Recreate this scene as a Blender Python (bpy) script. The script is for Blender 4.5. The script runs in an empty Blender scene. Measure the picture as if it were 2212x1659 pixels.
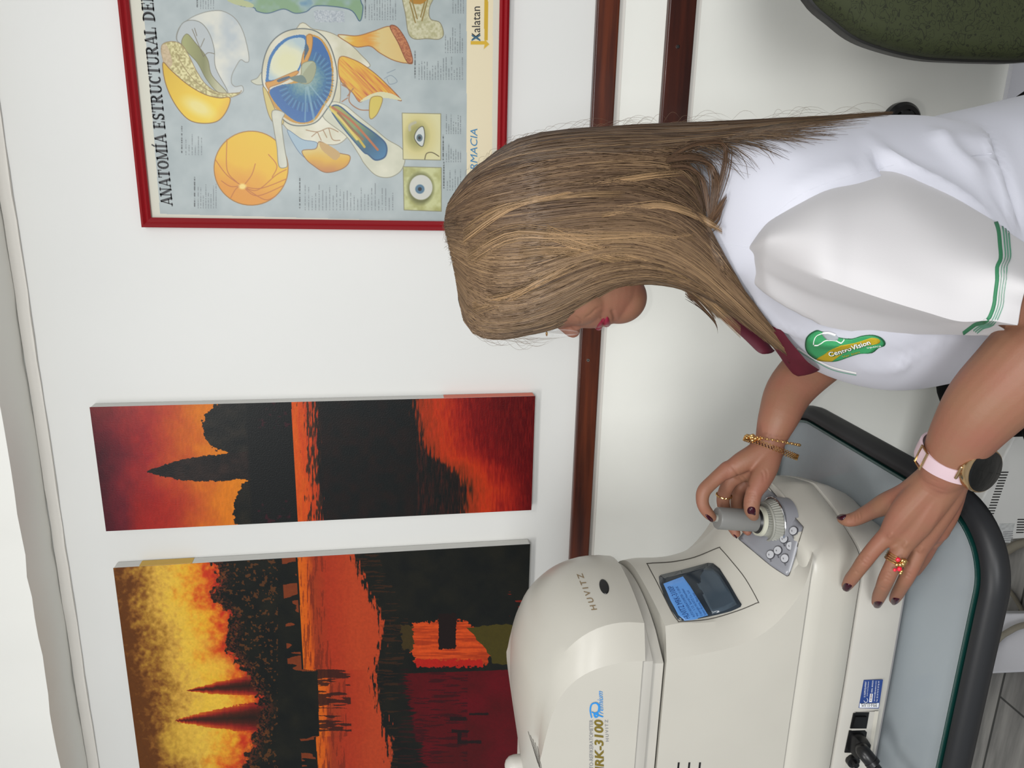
import bpy, bmesh, math, random
import numpy as np
from mathutils import Vector, Matrix
from mathutils.bvhtree import BVHTree
random.seed(7); RNG = np.random.default_rng(7)
S = bpy.context.scene; C = S.collection

# ---------------------------------------------------------------- camera (a phone held on its side), world, lamps, exposure
F = 1645.0
_l = np.array([-5830., -144., F]); _l /= np.linalg.norm(_l)
_d = np.array([220., 9900., F]); _d -= _l*_d.dot(_l); _d /= np.linalg.norm(_d)
_n = np.cross(-_l, _d)
if _n[2] < 0: _n = -_n
O = np.array([0, 0, 1.45])
RM = np.array([-_l, _n, -_d])
cu, cv, cw = RM[:, 0], RM[:, 1], RM[:, 2]
cam = bpy.data.cameras.new('camera'); cam.sensor_width = 36; cam.lens = F/2212*36; cam.clip_start = 0.01
co = bpy.data.objects.new('camera', cam); C.objects.link(co)
m3 = Matrix([[cv[i], cu[i], -cw[i]] for i in range(3)])
co.matrix_world = Matrix.Translation(Vector(O)) @ m3.to_4x4()
S.camera = co
w = bpy.data.worlds.new('world'); S.world = w; w.use_nodes = True
w.node_tree.nodes['Background'].inputs[0].default_value = (0.93, 0.96, 1.0, 1)
w.node_tree.nodes['Background'].inputs[1].default_value = 0.46
def area(name, loc, target, sx, sy, power, col=(1, 1, 1)):
    L = bpy.data.lights.new(name, 'AREA'); L.shape = 'RECTANGLE'; L.size = sx; L.size_y = sy; L.energy = power; L.color = col
    o = bpy.data.objects.new(name, L); C.objects.link(o); o.location = loc
    o.rotation_euler = (Vector(target)-Vector(loc)).to_track_quat('-Z', 'Y').to_euler(); return o
area('ceiling_panel_light', (-0.92, -0.40, 2.5), (-0.92, -0.40, 0), 0.6, 0.35, 19, (1, 0.98, 0.95))
area('ceiling_panel_light', (0.75, -0.6, 2.5), (0.75, -0.6, 0), 0.9, 0.5, 19, (1, 0.98, 0.95))
area('rear_fill_light', (0.2, -2.6, 2.2), (0.1, 1.6, 0.8), 1.3, 0.9, 66, (0.98, 0.99, 1.0))  # unseen fill light added behind the camera to lift the lower wall
L = bpy.data.lights.new('phone_flash', 'POINT'); L.energy = 7.0; L.shadow_soft_size = 0.003; L.color = (1, 0.99, 0.97)
fo = bpy.data.objects.new('phone_flash', L); C.objects.link(fo); fo.location = (0.002, 0, 1.466)
S.view_settings.view_transform = 'Standard'; S.view_settings.look = 'None'; S.view_settings.gamma = 1
S.view_settings.use_curve_mapping = False
S.view_settings.exposure = 0.03

# ---------------------------------------------------------------- pixel rays -> world points
def ray(px, py): return RM @ np.array([(1659-py)-829.5, px-1106, F])
def P(px, py, Y): r = ray(px, py); return O + r*(Y/r[1])
def PZ(px, py, z): r = ray(px, py); return O + r*((z-1.45)/r[2])
def pixv(pts):
    v = (np.asarray(pts)-O) @ RM
    return np.stack([v[:, 1]/v[:, 2]*F+1106, 1659-(v[:, 0]/v[:, 2]*F+829.5)], 1)
def hit(bvh, px, py, off=0.0, dy=None):
    r = ray(px, py); r = r/np.linalg.norm(r)
    loc, nor, i, dist = bvh.ray_cast(Vector(O), Vector(r))
    if loc is None: return None, None
    n = np.array(nor)
    if n @ r > 0: n = -n
    return np.array(loc)+n*off, n

# ---------------------------------------------------------------- materials
def lin(c): return [((v/255)/12.92 if v/255 <= 0.04045 else ((v/255+0.055)/1.055)**2.4) for v in c]
def mat(name, rgb, rough=0.5, metal=0, spec=0.5, noise=None, bump=None, coat=0, rgb2=None, emit=None, vcol=False, sss=0, trans=0, ior=1.45, alpha=None, stretch=(1, 1, 1), sheen=0):
    m = bpy.data.materials.new(name); m.use_nodes = True; nt = m.node_tree; b = nt.nodes['Principled BSDF']
    c = lin(rgb)+[1]
    b.inputs['Base Color'].default_value = c; b.inputs['Roughness'].default_value = rough; b.inputs['Metallic'].default_value = metal
    b.inputs['Specular IOR Level'].default_value = spec; b.inputs['IOR'].default_value = ior
    b.inputs['Coat Weight'].default_value = coat; b.inputs['Coat Roughness'].default_value = 0.08
    b.inputs['Transmission Weight'].default_value = trans
    if sheen: b.inputs['Sheen Weight'].default_value = sheen
    if alpha is not None: b.inputs['Alpha'].default_value = alpha
    if sss: b.inputs['Subsurface Weight'].default_value = sss; b.inputs['Subsurface Radius'].default_value = (0.012, 0.004, 0.002); b.inputs['Subsurface Scale'].default_value = 1
    tc = nt.nodes.new('ShaderNodeTexCoord')
    mp = nt.nodes.new('ShaderNodeMapping'); mp.inputs['Scale'].default_value = stretch
    nt.links.new(tc.outputs['Object'], mp.inputs[0])
    if vcol:
        a = nt.nodes.new('ShaderNodeAttribute'); a.attribute_name = 'Col'; nt.links.new(a.outputs['Color'], b.inputs['Base Color'])
    if noise:
        n = nt.nodes.new('ShaderNodeTexNoise'); n.inputs['Scale'].default_value = noise[0]; n.inputs['Detail'].default_value = 6
        nt.links.new(mp.outputs[0], n.inputs[0])
        r = nt.nodes.new('ShaderNodeMix'); r.data_type = 'RGBA'
        mr = nt.nodes.new('ShaderNodeMapRange'); mr.inputs[1].default_value = 0.35; mr.inputs[2].default_value = 0.65
        nt.links.new(n.outputs[0], mr.inputs[0]); nt.links.new(mr.outputs[0], r.inputs[0])
        r.inputs[6].default_value = c; r.inputs[7].default_value = (lin(rgb2)+[1]) if rgb2 else [v*(1-noise[1]) for v in c[:3]]+[1]
        nt.links.new(r.outputs[2], b.inputs['Base Color'])
    if bump:
        n2 = nt.nodes.new('ShaderNodeTexNoise'); n2.inputs['Scale'].default_value = bump[0]; n2.inputs['Detail'].default_value = 4
        nt.links.new(mp.outputs[0], n2.inputs[0])
        bp = nt.nodes.new('ShaderNodeBump'); bp.inputs['Strength'].default_value = bump[1]; bp.inputs['Distance'].default_value = bump[2] if len(bump) > 2 else 0.002
        nt.links.new(n2.outputs[0], bp.inputs['Height']); nt.links.new(bp.outputs[0], b.inputs['Normal'])
    if emit:
        b.inputs['Emission Color'].default_value = lin(emit[0])+[1]; b.inputs['Emission Strength'].default_value = emit[1]
    return m
M = {}
M['wall'] = mat('wall_paint', (227, 227, 223), 0.38, noise=(2.2, 0.03), bump=(60, 0.12, 0.001), spec=0.35)
M['wall_low'] = mat('lower_wall_paint_lightened', (248, 248, 240), 0.42, noise=(3, 0.05), bump=(14, 0.25, 0.002), spec=0.3)  # lower wall tone, lightened in the colour to make up for weak light there
M['soffit'] = mat('soffit_paint', (244, 243, 236), 0.7, bump=(25, 0.3, 0.003))
M['ceiling'] = mat('ceiling_paint', (232, 233, 233), 0.7, bump=(30, 0.2, 0.002))
M['filler'] = mat('cream_filler', (224, 220, 212), 0.6, bump=(40, 0.4, 0.002))
M['wood'] = mat('dark_stained_wood', (98, 44, 22), 0.35, rgb2=(52, 20, 12), noise=(9, 0.5), stretch=(0.35, 2, 6), coat=0.15)
M['wood2'] = mat('darker_stained_wood', (72, 30, 18), 0.4, rgb2=(46, 18, 12), noise=(9, 0.5), stretch=(0.35, 2, 6), coat=0.1)
M['base'] = mat('skirting_tile', (222, 222, 228), 0.3)
M['plastic'] = mat('warm_white_plastic', (182, 179, 169), 0.34, noise=(7, 0.045), spec=0.5, bump=(900, 0.05, 0.0004))
M['plastic2'] = mat('warm_white_plastic_base', (182, 179, 171), 0.38, noise=(9, 0.06), spec=0.45)
M['groove'] = mat('dark_groove', (70, 66, 60), 0.8)
M['panelgrey'] = mat('grey_key_panel', (128, 129, 134), 0.28, spec=0.6)
M['joy'] = mat('grey_joystick_plastic', (112, 112, 109), 0.4)
M['joyring'] = mat('pale_grey_rib', (136, 136, 128), 0.45)
M['chrome'] = mat('chrome', (220, 220, 220), 0.15, metal=1)
M['black'] = mat('black_plastic', (14, 14, 15), 0.35)
M['glassblack'] = mat('dark_screen_glass', (38, 46, 54), 0.12, spec=0.4)
M['screen'] = mat('blue_screen', (50, 80, 110), 0.3, emit=((84, 140, 210), 0.62))
M['screentext'] = mat('screen_text', (20, 50, 110), 0.4)
M['gold_ink'] = mat('olive_gold_ink', (112, 96, 30), 0.4)
M['grey_ink'] = mat('grey_ink', (130, 130, 132), 0.5)
M['blue_ink'] = mat('blue_ink', (40, 130, 200), 0.4)
M['brown_ink'] = mat('brown_ink', (120, 100, 70), 0.4)
M['dark_ink'] = mat('dark_grey_ink', (66, 66, 70), 0.5)
M['bumper'] = mat('charcoal_bumper', (33, 34, 36), 0.42, spec=0.3, bump=(20, 0.1, 0.001))
M['tabletop'] = mat('grey_tabletop', (128, 134, 138), 0.5)
M['glass'] = mat('glass_sheet', (190, 200, 204), 0.05, trans=0.0, spec=0.6, alpha=0.18)
M['glassedge'] = mat('green_glass_edge', (14, 50, 46), 0.15)
M['chair'] = mat('olive_fabric', (52, 58, 32), 0.7)
M['chairedge'] = mat('chair_edge_plastic', (40, 40, 38), 0.5)
M['skin'] = mat('skin', (130, 92, 71), 0.52, noise=(26, 0.1), rgb2=(134, 88, 71), bump=(420, 0.22, 0.0007), spec=0.4, sss=0.08)
M['nail'] = mat('dark_red_nail_varnish', (46, 4, 20), 0.22, spec=0.35)
M['lip'] = mat('dark_red_lipstick', (124, 20, 46), 0.35)
M['hair'] = mat('brown_hair', (110, 84, 58), 0.42, vcol=True, spec=0.35)
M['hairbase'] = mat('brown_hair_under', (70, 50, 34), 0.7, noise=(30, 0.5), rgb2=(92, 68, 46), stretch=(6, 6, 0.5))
M['tunic'] = mat('white_cotton', (184, 185, 194), 0.75, bump=(900, 0.12, 0.0005), sheen=0.15)
M['sleeve'] = mat('white_sleeve_cotton', (183, 181, 182), 0.75, bump=(900, 0.12, 0.0005), sheen=0.15)
M['green'] = mat('green_piping', (44, 112, 76), 0.6)
M['greenthread'] = mat('green_thread', (96, 148, 124), 0.7)
M['thread'] = mat('pale_thread', (196, 198, 206), 0.7)
M['maroon'] = mat('maroon_cotton', (76, 8, 28), 0.6)
M['emgreen'] = mat('emblem_green', (50, 142, 88), 0.7, bump=(700, 0.5, 0.001))
M['emdark'] = mat('emblem_dark_green', (24, 84, 52), 0.7)
M['emgold'] = mat('emblem_gold', (170, 146, 22), 0.7, bump=(700, 0.5, 0.001))
M['emwhite'] = mat('emblem_white', (228, 228, 224), 0.7)
M['emgrey'] = mat('emblem_grey', (150, 156, 160), 0.7)
M['black_cloth'] = mat('black_cloth', (7, 7, 8), 0.9, spec=0.1)
M['pink'] = mat('pale_pink_silicone', (190, 167, 173), 0.5)
M['gold'] = mat('polished_gold', (214, 172, 110), 0.2, metal=1)
M['rosegold'] = mat('rose_gold', (198, 168, 128), 0.18, metal=1)
M['red_gem'] = mat('red_gem', (210, 20, 50), 0.1, coat=0.5)
M['pink_gem'] = mat('pink_gem', (200, 120, 140), 0.1, coat=0.5)
M['darkglass'] = mat('black_watch_glass', (8, 10, 10), 0.08)
M['redframe'] = mat('red_lacquer', (140, 12, 22), 0.3, coat=0.2)
M['canvas'] = mat('white_canvas', (214, 213, 208), 0.8)
M['paint'] = mat('oil_paint', (120, 60, 30), 0.38, vcol=True, spec=0.3, bump=(350, 0.35, 0.001), stretch=(1, 1, 1))
M['print'] = mat('paper_print', (170, 180, 180), 0.35, vcol=True, spec=0.35)
M['ink'] = mat('black_print_ink', (20, 22, 24), 0.4)
M['xblue'] = mat('teal_blue_ink', (36, 92, 120), 0.4)
M['mblue'] = mat('mid_blue_ink', (54, 124, 168), 0.4)
M['white_metal'] = mat('white_metal', (208, 208, 204), 0.4, noise=(8, 0.04))
M['white_glossy'] = mat('white_enamel', (206, 206, 212), 0.3)
M['cable'] = mat('grey_braided_cable', (128, 122, 108), 0.6, bump=(400, 0.8, 0.001))
M['sticker'] = mat('blue_sticker', (34, 60, 120), 0.35)
M['stickerw'] = mat('white_sticker', (222, 224, 226), 0.4)
M['lens'] = mat('spectacle_lens', (235, 240, 240), 0.03, alpha=0.15)

# ---------------------------------------------------------------- object helpers
def wloc(o):
    v = Vector((0, 0, 0))
    while o is not None: v += Vector(o.location); o = o.parent
    return v
def link(name, me, parent=None, loc=None):
    o = bpy.data.objects.new(name, me); C.objects.link(o)
    if parent is not None: o.parent = parent
    base = wloc(parent) if parent is not None else Vector((0, 0, 0))
    if loc is None and parent is None and me is not None and len(me.vertices):
        n = len(me.vertices); a = np.empty(n*3); me.vertices.foreach_get('co', a); a = a.reshape(-1, 3)
        loc = Vector(((a[:, 0].min()+a[:, 0].max())/2, (a[:, 1].min()+a[:, 1].max())/2, a[:, 2].min()))
    if loc is not None: o.location = Vector(loc)-base
    tot = wloc(o)
    if me is not None: me.transform(Matrix.Translation(-tot))
    return o
def thing(name, label, cat, loc, group=None):
    o = bpy.data.objects.new(name, None); C.objects.link(o); o.location = Vector(loc); o.empty_display_size = 0.02
    o['label'] = label; o['category'] = cat
    if group: o['group'] = group
    return o
def tag(o, label, cat, group=None):
    o['label'] = label; o['category'] = cat
    if group: o['group'] = group
    return o
def struct(o): o['kind'] = 'structure'; return o
class MB:
    def __init__(s): s.v = []; s.f = []; s.m = []; s.cur = 0
    def add(s, vs, fs):
        k = len(s.v); s.v += [tuple(map(float, x)) for x in vs]; s.f += [tuple(i+k for i in f) for f in fs]; s.m += [s.cur]*len(fs); return s
    def box(s, x0, x1, y0, y1, z0, z1):
        v = [(x, y, z) for x in (x0, x1) for y in (y0, y1) for z in (z0, z1)]
        return s.add(v, [(0, 1, 3, 2), (4, 6, 7, 5), (0, 4, 5, 1), (2, 3, 7, 6), (0, 2, 6, 4), (1, 5, 7, 3)])
    def prism(s, a, b):   # two matching loops of points
        n = len(a); s.add(list(a)+list(b), [(i, (i+1) % n, n+(i+1) % n, n+i) for i in range(n)]+[tuple(range(n))[::-1], tuple(range(n, 2*n))]); return s
    def tube(s, pts, rads, n=12, caps=True, flat=None, closed=False, rnd=True):
        pts = [np.array(p, float) for p in pts]
        if not hasattr(rads, '__len__'): rads = [rads]*len(pts)
        rads = list(rads)
        if rnd and not closed and caps:     # hemispherical ends
            d0 = pts[0]-pts[1]; d0 /= np.linalg.norm(d0)+1e-9; d1 = pts[-1]-pts[-2]; d1 /= np.linalg.norm(d1)+1e-9
            pre = [(pts[0]+d0*rads[0]*math.sin(a), rads[0]*math.cos(a)) for a in (1.4, 1.0, 0.5)]
            post = [(pts[-1]+d1*rads[-1]*math.sin(a), rads[-1]*math.cos(a)) for a in (0.5, 1.0, 1.4)]
            pts = [p for p, r in pre]+pts+[p for p, r in post]; rads = [r for p, r in pre]+rads+[r for p, r in post]
        N = len(pts); rings = []; up = np.array(flat[0], float) if flat else None; prev = None
        for i, p in enumerate(pts):
            if closed: t = pts[(i+1) % N]-pts[i-1]
            else: t = pts[min(i+1, N-1)]-pts[max(i-1, 0)]
            t = t/(np.linalg.norm(t)+1e-12)
            if up is not None: u = up-t*(up@t)
            elif prev is None:
                a = np.array([0, 0, 1.]) if abs(t[2]) < 0.9 else np.array([1., 0, 0]); u = a-t*(a@t)
            else: u = prev-t*(prev@t)
            u /= np.linalg.norm(u)+1e-12; prev = u; v = np.cross(t, u)
            fl = flat[1] if flat else 1.0
            rings.append([p+rads[i]*(u*math.cos(2*math.pi*k/n)*fl+v*math.sin(2*math.pi*k/n)) for k in range(n)])
        vs = [q for r in rings for q in r]; fs = []
        for i in range(N if closed else N-1):
            for k in range(n): fs.append((i*n+k, i*n+(k+1) % n, ((i+1) % N)*n+(k+1) % n, ((i+1) % N)*n+k))
        if not closed and caps: fs.append(tuple(range(n))[::-1]); fs.append(tuple((N-1)*n+k for k in range(n)))
        return s.add(vs, fs)
    def ell(s, c, r, ax=None, nu=20, nv=12):
        c = np.array(c, float); A = np.eye(3) if ax is None else np.array(ax)
        vs = []; fs = []
        for j in range(nv+1):
            th = math.pi*j/nv
            for i in range(nu):
                ph = 2*math.pi*i/nu
                q = np.array([r[0]*math.sin(th)*math.cos(ph), r[1]*math.sin(th)*math.sin(ph), r[2]*math.cos(th)])
                vs.append(c+A.T@q)
        for j in range(nv):
            for i in range(nu): fs.append((j*nu+i, (j+1)*nu+i, (j+1)*nu+(i+1) % nu, j*nu+(i+1) % nu))
        return s.add(vs, fs)
    def loft(s, rings, closed=True, cap=True, loop=False):
        n = len(rings[0]); N = len(rings); vs = [q for r in rings for q in r]; fs = []
        for i in range(N if loop else N-1):
            for k in range(n if closed else n-1): fs.append((i*n+k, i*n+(k+1) % n, ((i+1) % N)*n+(k+1) % n, ((i+1) % N)*n+k))
        if cap and not loop and closed: fs.append(tuple(range(n))[::-1]); fs.append(tuple((N-1)*n+k for k in range(n)))
        return s.add(vs, fs)
    def mesh(s, name='m', mats=(), smooth=True, fix=True, angle=None):
        me = bpy.data.meshes.new(name); me.from_pydata(s.v, [], s.f); me.update()
        for m in mats: me.materials.append(m)
        if any(s.m): me.polygons.foreach_set('material_index', s.m)
        if fix:
            b = bmesh.new(); b.from_mesh(me); bmesh.ops.remove_doubles(b, verts=b.verts, dist=1e-6)
            bmesh.ops.recalc_face_normals(b, faces=b.faces)
            if angle:
                for e in b.edges:
                    if len(e.link_faces) == 2 and e.calc_face_angle(0) > math.radians(angle): e.smooth = False
            b.to_mesh(me); b.free()
        me.polygons.foreach_set('use_smooth', [smooth]*len(me.polygons)); me.update(); return me
    def build(s, name, m, parent=None, smooth=True, loc=None, angle=35, bevel=0, fix=True, sub=0):
        mats = m if isinstance(m, (list, tuple)) else [m]
        me = s.mesh(name, mats, smooth, fix, angle if smooth else None)
        if bevel:
            b = bmesh.new(); b.from_mesh(me)
            es = [e for e in b.edges if len(e.link_faces) == 2 and e.calc_face_angle(0) > 0.6]
            bmesh.ops.bevel(b, geom=es, offset=bevel, segments=3, affect='EDGES', profile=0.5, clamp_overlap=True)
            b.to_mesh(me); b.free(); me.polygons.foreach_set('use_smooth', [True]*len(me.polygons))
        o = link(name, me, parent, loc)
        if sub:
            md = o.modifiers.new('sub', 'SUBSURF'); md.levels = sub; md.render_levels = sub
        return o
def bvh_of(*objs):
    vs = []; fs = []
    for o in objs:
        L = np.array(wloc(o)); k = len(vs); me = o.data
        vs += [tuple(np.array(v.co)+L) for v in me.vertices]; fs += [tuple(i+k for i in p.vertices) for p in me.polygons]
    return BVHTree.FromPolygons(vs, fs)
def bake(o):
    dg = bpy.context.evaluated_depsgraph_get(); dg.update(); me = bpy.data.meshes.new_from_object(o.evaluated_get(dg)); o.modifiers.clear(); old = o.data; o.data = me; return o
def cr(pts, n=8, closed=False):   # Catmull-Rom
    p = [np.array(q, float) for q in pts]; N = len(p); out = []
    for i in range(N if closed else N-1):
        a = p[(i-1) % N] if closed or i > 0 else p[0]; b = p[i]; c = p[(i+1) % N]; d = p[(i+2) % N] if closed or i+2 < N else p[-1]
        for k in range(n):
            t = k/n; out.append(0.5*((2*b)+(-a+c)*t+(2*a-5*b+4*c-d)*t*t+(-a+3*b-3*c+d)*t**3))
    if not closed: out.append(p[-1])
    return out
def patch(bvh, poly, off, m, name, parent, rings=5, smooth=True):   # an outline in the photo laid onto a surface as a thin plate
    poly = [np.array(q, float) for q in poly]; c = sum(poly)/len(poly); vs = []; fs = []; n = len(poly)
    p0, nn = hit(bvh, c[0], c[1], off); vs.append(p0)
    for r in range(1, rings+2):
        s = min(r/rings, 1.0)
        for q in poly:
            u = c+(q-c)*s; h, _ = hit(bvh, u[0], u[1], off if r <= rings else -0.0004)
            vs.append(h if h is not None else vs[-1])
    for k in range(n): fs.append((0, 1+k, 1+(k+1) % n))
    for r in range(rings):
        for k in range(n): a = 1+r*n; fs.append((a+k, a+n+k, a+n+(k+1) % n, a+(k+1) % n))
    mb = MB(); mb.add(vs, fs); return mb.build(name, m, parent, smooth, fix=False)
def strip(bvh, line, wpx, off, m, name, parent, mb=None, closed=False):   # a stitched or scored line following a surface
    out = mb or MB(); line = [np.array(q, float) for q in line]; vs = []; N = len(line)
    for i, q in enumerate(line):
        t = line[(i+1) % N if closed else min(i+1, N-1)]-line[i-1 if closed or i > 0 else 0]; t /= np.linalg.norm(t)+1e-9; nn = np.array([-t[1], t[0]])
        for s in (-1, 0, 1):
            h, _ = hit(bvh, *(q+nn*s*wpx/2), off*(1 if s == 0 else 0.4))
            vs.append(h if h is not None else (vs[-1] if vs else P(q[0], q[1], 1.0)))
    fs = []
    for i in range(N if closed else N-1):
        a = 3*i; b = 3*((i+1) % N); fs += [(a, b, b+1, a+1), (a+1, b+1, b+2, a+2)]
    out.add(vs, fs)
    if mb is None: return out.build(name, m, parent, True, fix=False)
def text_mesh(body, extrude=0.0, shear=0.0, bold=0.0, spacing=1.0):
    cu_ = bpy.data.curves.new('t', 'FONT'); cu_.body = body; cu_.size = 1.0; cu_.shear = shear; cu_.offset = bold; cu_.space_character = spacing; cu_.resolution_u = 3
    o = bpy.data.objects.new('t', cu_); C.objects.link(o)
    dg = bpy.context.evaluated_depsgraph_get(); dg.update(); me = bpy.data.meshes.new_from_object(o.evaluated_get(dg))
    v = np.array([tuple(x.co) for x in me.vertices]) if len(me.vertices) else np.zeros((0, 3)); f = [tuple(p.vertices) for p in me.polygons]
    bpy.data.objects.remove(o); bpy.data.curves.remove(cu_); bpy.data.meshes.remove(me); return v, f
def text_on(body, orig, right, up, surf, m, name, parent, off=0.0006, **k):
    """lettering printed on a surface: orig = photo pixel of the baseline start, right = pixel vector of the whole width, up = pixel vector of the cap height"""
    v, f = text_mesh(body, **k)
    if not len(v): return None
    wdt = v[:, 0].max()-v[:, 0].min(); cap = 0.73; x0 = v[:, 0].min(); vs = []
    for q in v:
        pxy = np.array(orig)+np.array(right)*((q[0]-x0)/wdt)+np.array(up)*(q[1]/cap)
        if isinstance(surf, (int, float)): vs.append(P(pxy[0], pxy[1], surf-off))
        else:
            h, _ = hit(surf, pxy[0], pxy[1], off); vs.append(h if h is not None else vs[-1])
    mb = MB(); mb.add(vs, f); return mb.build(name, m, parent, False, fix=False)

# ---------------------------------------------------------------- the painter: fills a small grid of colours in wall coordinates
def vnoise(X, Z, sx, sz, seed=0, octv=3):
    out = 0; amp = 1; tot = 0
    for o in range(octv):
        g = np.random.default_rng(seed+o*17).random((256, 256)); u = X*sx*2**o+seed*1.7+40; v = Z*sz*2**o+seed*2.3+40
        i = np.floor(u).astype(int); j = np.floor(v).astype(int); a = u-i; b = v-j; a = a*a*(3-2*a); b = b*b*(3-2*b)
        G = lambda p, q: g[p % 256, q % 256]
        out = out+amp*((G(i, j)*(1-a)+G(i+1, j)*a)*(1-b)+(G(i, j+1)*(1-a)+G(i+1, j+1)*a)*b); tot += amp; amp *= 0.5
    return out/tot
class Painter:
    def __init__(s, x0, x1, z0, z1, step, Y, bg):
        s.Y = Y; s.nx = int(round((x1-x0)/step))+1; s.nz = int(round((z1-z0)/step))+1
        s.xs = np.linspace(x0, x1, s.nx); s.zs = np.linspace(z0, z1, s.nz); s.X, s.Z = np.meshgrid(s.xs, s.zs)
        q = pixv(np.stack([s.X.ravel(), np.full(s.X.size, Y), s.Z.ravel()], 1)); s.px = q[:, 0].reshape(s.X.shape); s.py = q[:, 1].reshape(s.X.shape)
        s.A = np.ones(s.X.shape+(3,))*np.array(bg, float)
    def mix(s, mask, col):
        col = np.array(col, float)
        if col.ndim == 1: col = np.broadcast_to(col, s.A.shape)
        s.A = s.A*(1-mask[..., None])+col*mask[..., None]
    def inside(s, pts, jit=0, seed=0, js=0.05):
        px, py = s.px, s.py
        if jit:
            px = px+(vnoise(s.px, s.py, js, js, seed, 3)-0.5)*2*jit; py = py+(vnoise(s.px, s.py, js, js, seed+5, 3)-0.5)*2*jit
        pts = np.array(pts, float); b = (px >= pts[:, 0].min()) & (px <= pts[:, 0].max()) & (py >= pts[:, 1].min()) & (py <= pts[:, 1].max())
        xs = px[b]; ys = py[b]; r = np.zeros(xs.shape, bool)
        for i in range(len(pts)):
            ax, ay = pts[i]; bx, by = pts[(i+1) % len(pts)]
            if ay == by: continue
            c = ((ay > ys) != (by > ys)) & (xs < (bx-ax)*(ys-ay)/(by-ay)+ax); r ^= c
        out = np.zeros(px.shape); out[b] = r; return out
    def poly(s, pts, col, smooth=True, jit=0, seed=0, alpha=1.0, edge=None, js=0.05):
        pts = cr(pts, 6, True) if smooth else pts; m = s.inside(pts, jit, seed, js)*alpha
        if callable(col): col = col(s.px, s.py)
        s.mix(m, col)
        if edge: s.line(list(pts)+[pts[0]], edge[1], edge[0], smooth=False)
        return m
    def line(s, pts, wd, col, smooth=True, alpha=1.0, dash=None):
        pts = cr(pts, 6) if smooth and len(pts) > 2 else pts; pts = np.array(pts, float); wd2 = wd/2+1.2
        x0, y0 = pts.min(0)-wd2; x1, y1 = pts.max(0)+wd2; b = (s.px >= x0) & (s.px <= x1) & (s.py >= y0) & (s.py <= y1)
        if not b.any(): return
        xs = s.px[b]; ys = s.py[b]; D = np.full(xs.shape, 1e9)
        for i in range(len(pts)-1):
            a = pts[i]; d = pts[i+1]-a; L = d@d+1e-9; t = np.clip(((xs-a[0])*d[0]+(ys-a[1])*d[1])/L, 0, 1)
            D = np.minimum(D, np.hypot(xs-a[0]-t*d[0], ys-a[1]-t*d[1]))
        k = np.clip((wd/2-D)+0.5, 0, 1)*alpha
        if dash is not None: k = k*(np.random.default_rng(dash).random(400)[(ys*0.9).astype(int) % 400] > 0.25)
        m = np.zeros(s.px.shape); m[b] = k; s.mix(m, col)
    def disc(s, c, rx, ry, col, alpha=1.0, soft=1.0, rot=0):
        dx = s.px-c[0]; dy = s.py-c[1]; ca, sa = math.cos(rot), math.sin(rot); u = (dx*ca+dy*sa)/rx; v = (-dx*sa+dy*ca)/ry
        r = np.hypot(u, v); m = np.clip((1-r)*min(rx, ry)/soft+0.5, 0, 1)*alpha; s.mix(m, col if not callable(col) else col(s.px, s.py)); return r
    def finish(s, name, m, parent, yfun=None):
        n = s.X.size; v = np.stack([s.X.ravel(), np.full(n, s.Y), s.Z.ravel()], 1)
        i = np.arange((s.nz-1)*(s.nx-1)); a = (i//(s.nx-1))*s.nx+i % (s.nx-1); f = np.stack([a, a+1, a+1+s.nx, a+s.nx], 1)
        me = bpy.data.meshes.new(name); me.vertices.add(n); me.vertices.foreach_set('co', v.ravel())
        me.loops.add(f.size); me.loops.foreach_set('vertex_index', f.ravel()); me.polygons.add(len(f))
        me.polygons.foreach_set('loop_start', np.arange(len(f))*4); me.update(calc_edges=True); me.materials.append(m)
        c = np.clip(s.A, 0, 255)/255; c = np.where(c <= 0.04045, c/12.92, ((c+0.055)/1.055)**2.4)
        at = me.color_attributes.new('Col', 'FLOAT_COLOR', 'POINT'); at.data.foreach_set('color', np.concatenate([c, np.ones(c.shape[:2]+(1,))], 2).ravel())
        return link(name, me, parent)
def ramp(t, stops):
    t = np.asarray(t); out = np.zeros(t.shape+(3,)); ks = [k for k, _ in stops]
    for c in range(3): out[..., c] = np.interp(t, ks, [col[c] for _, col in stops])
    return out

# ================================================================ THE ROOM
W = 1.6
def wallbox(name, x0, x1, y0, y1, z0, z1, m): return struct(MB().box(x0, x1, y0, y1, z0, z1).build(name, m, smooth=False))
wallbox('wall_back', -3.2, 2.2, W, W+0.1, 1.0, 2.6, M['wall'])
wallbox('wall_back_lower', -3.2, 2.2, W, W+0.1, 0.0, 1.0, M['wall_low'])
wallbox('ceiling', -3.2, 2.2, 0.9, W+0.1, 2.55, 2.65, M['ceiling'])
# dropped soffit beam running along the wall: underside in shade, uneven plaster edge
def wavy(name, y0, y1, z0, z1, m, amp):
    mb = MB(); xs = np.linspace(-3.2, 2.2, 120); r = []
    for x in xs:
        a = amp*(math.sin(x*23)+0.7*math.sin(x*51+1)+0.5*math.sin(x*97)); b = amp*(math.sin(x*17+2)+0.6*math.sin(x*61))
        r.append([(x, y0+a, z0+b*0.5), (x, y1, z0+b*0.5), (x, y1, z1), (x, y0+a, z1)])
    mb.loft(r); return struct(mb.build(name, m, smooth=True))
wavy('ceiling_soffit', 1.475, W-0.001, 2.152, 2.548, M['soffit'], 0.0025)
wavy('trim_1', W-0.006, W-0.0015, 2.128, 2.15, M['filler'], 0.0012)
wallbox('trim_2', -0.12, 2.2, W-0.0015, W-0.0004, 0.806, 0.821, M['filler'])
wallbox('trim_3', -3.2, 2.2, W-0.0015, W-0.0004, 0.964, 0.978, M['filler'])
wallbox('baseboard_back', -3.2, 2.2, W-0.012, W-0.0005, 0.001, 0.082, M['base'])
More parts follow.
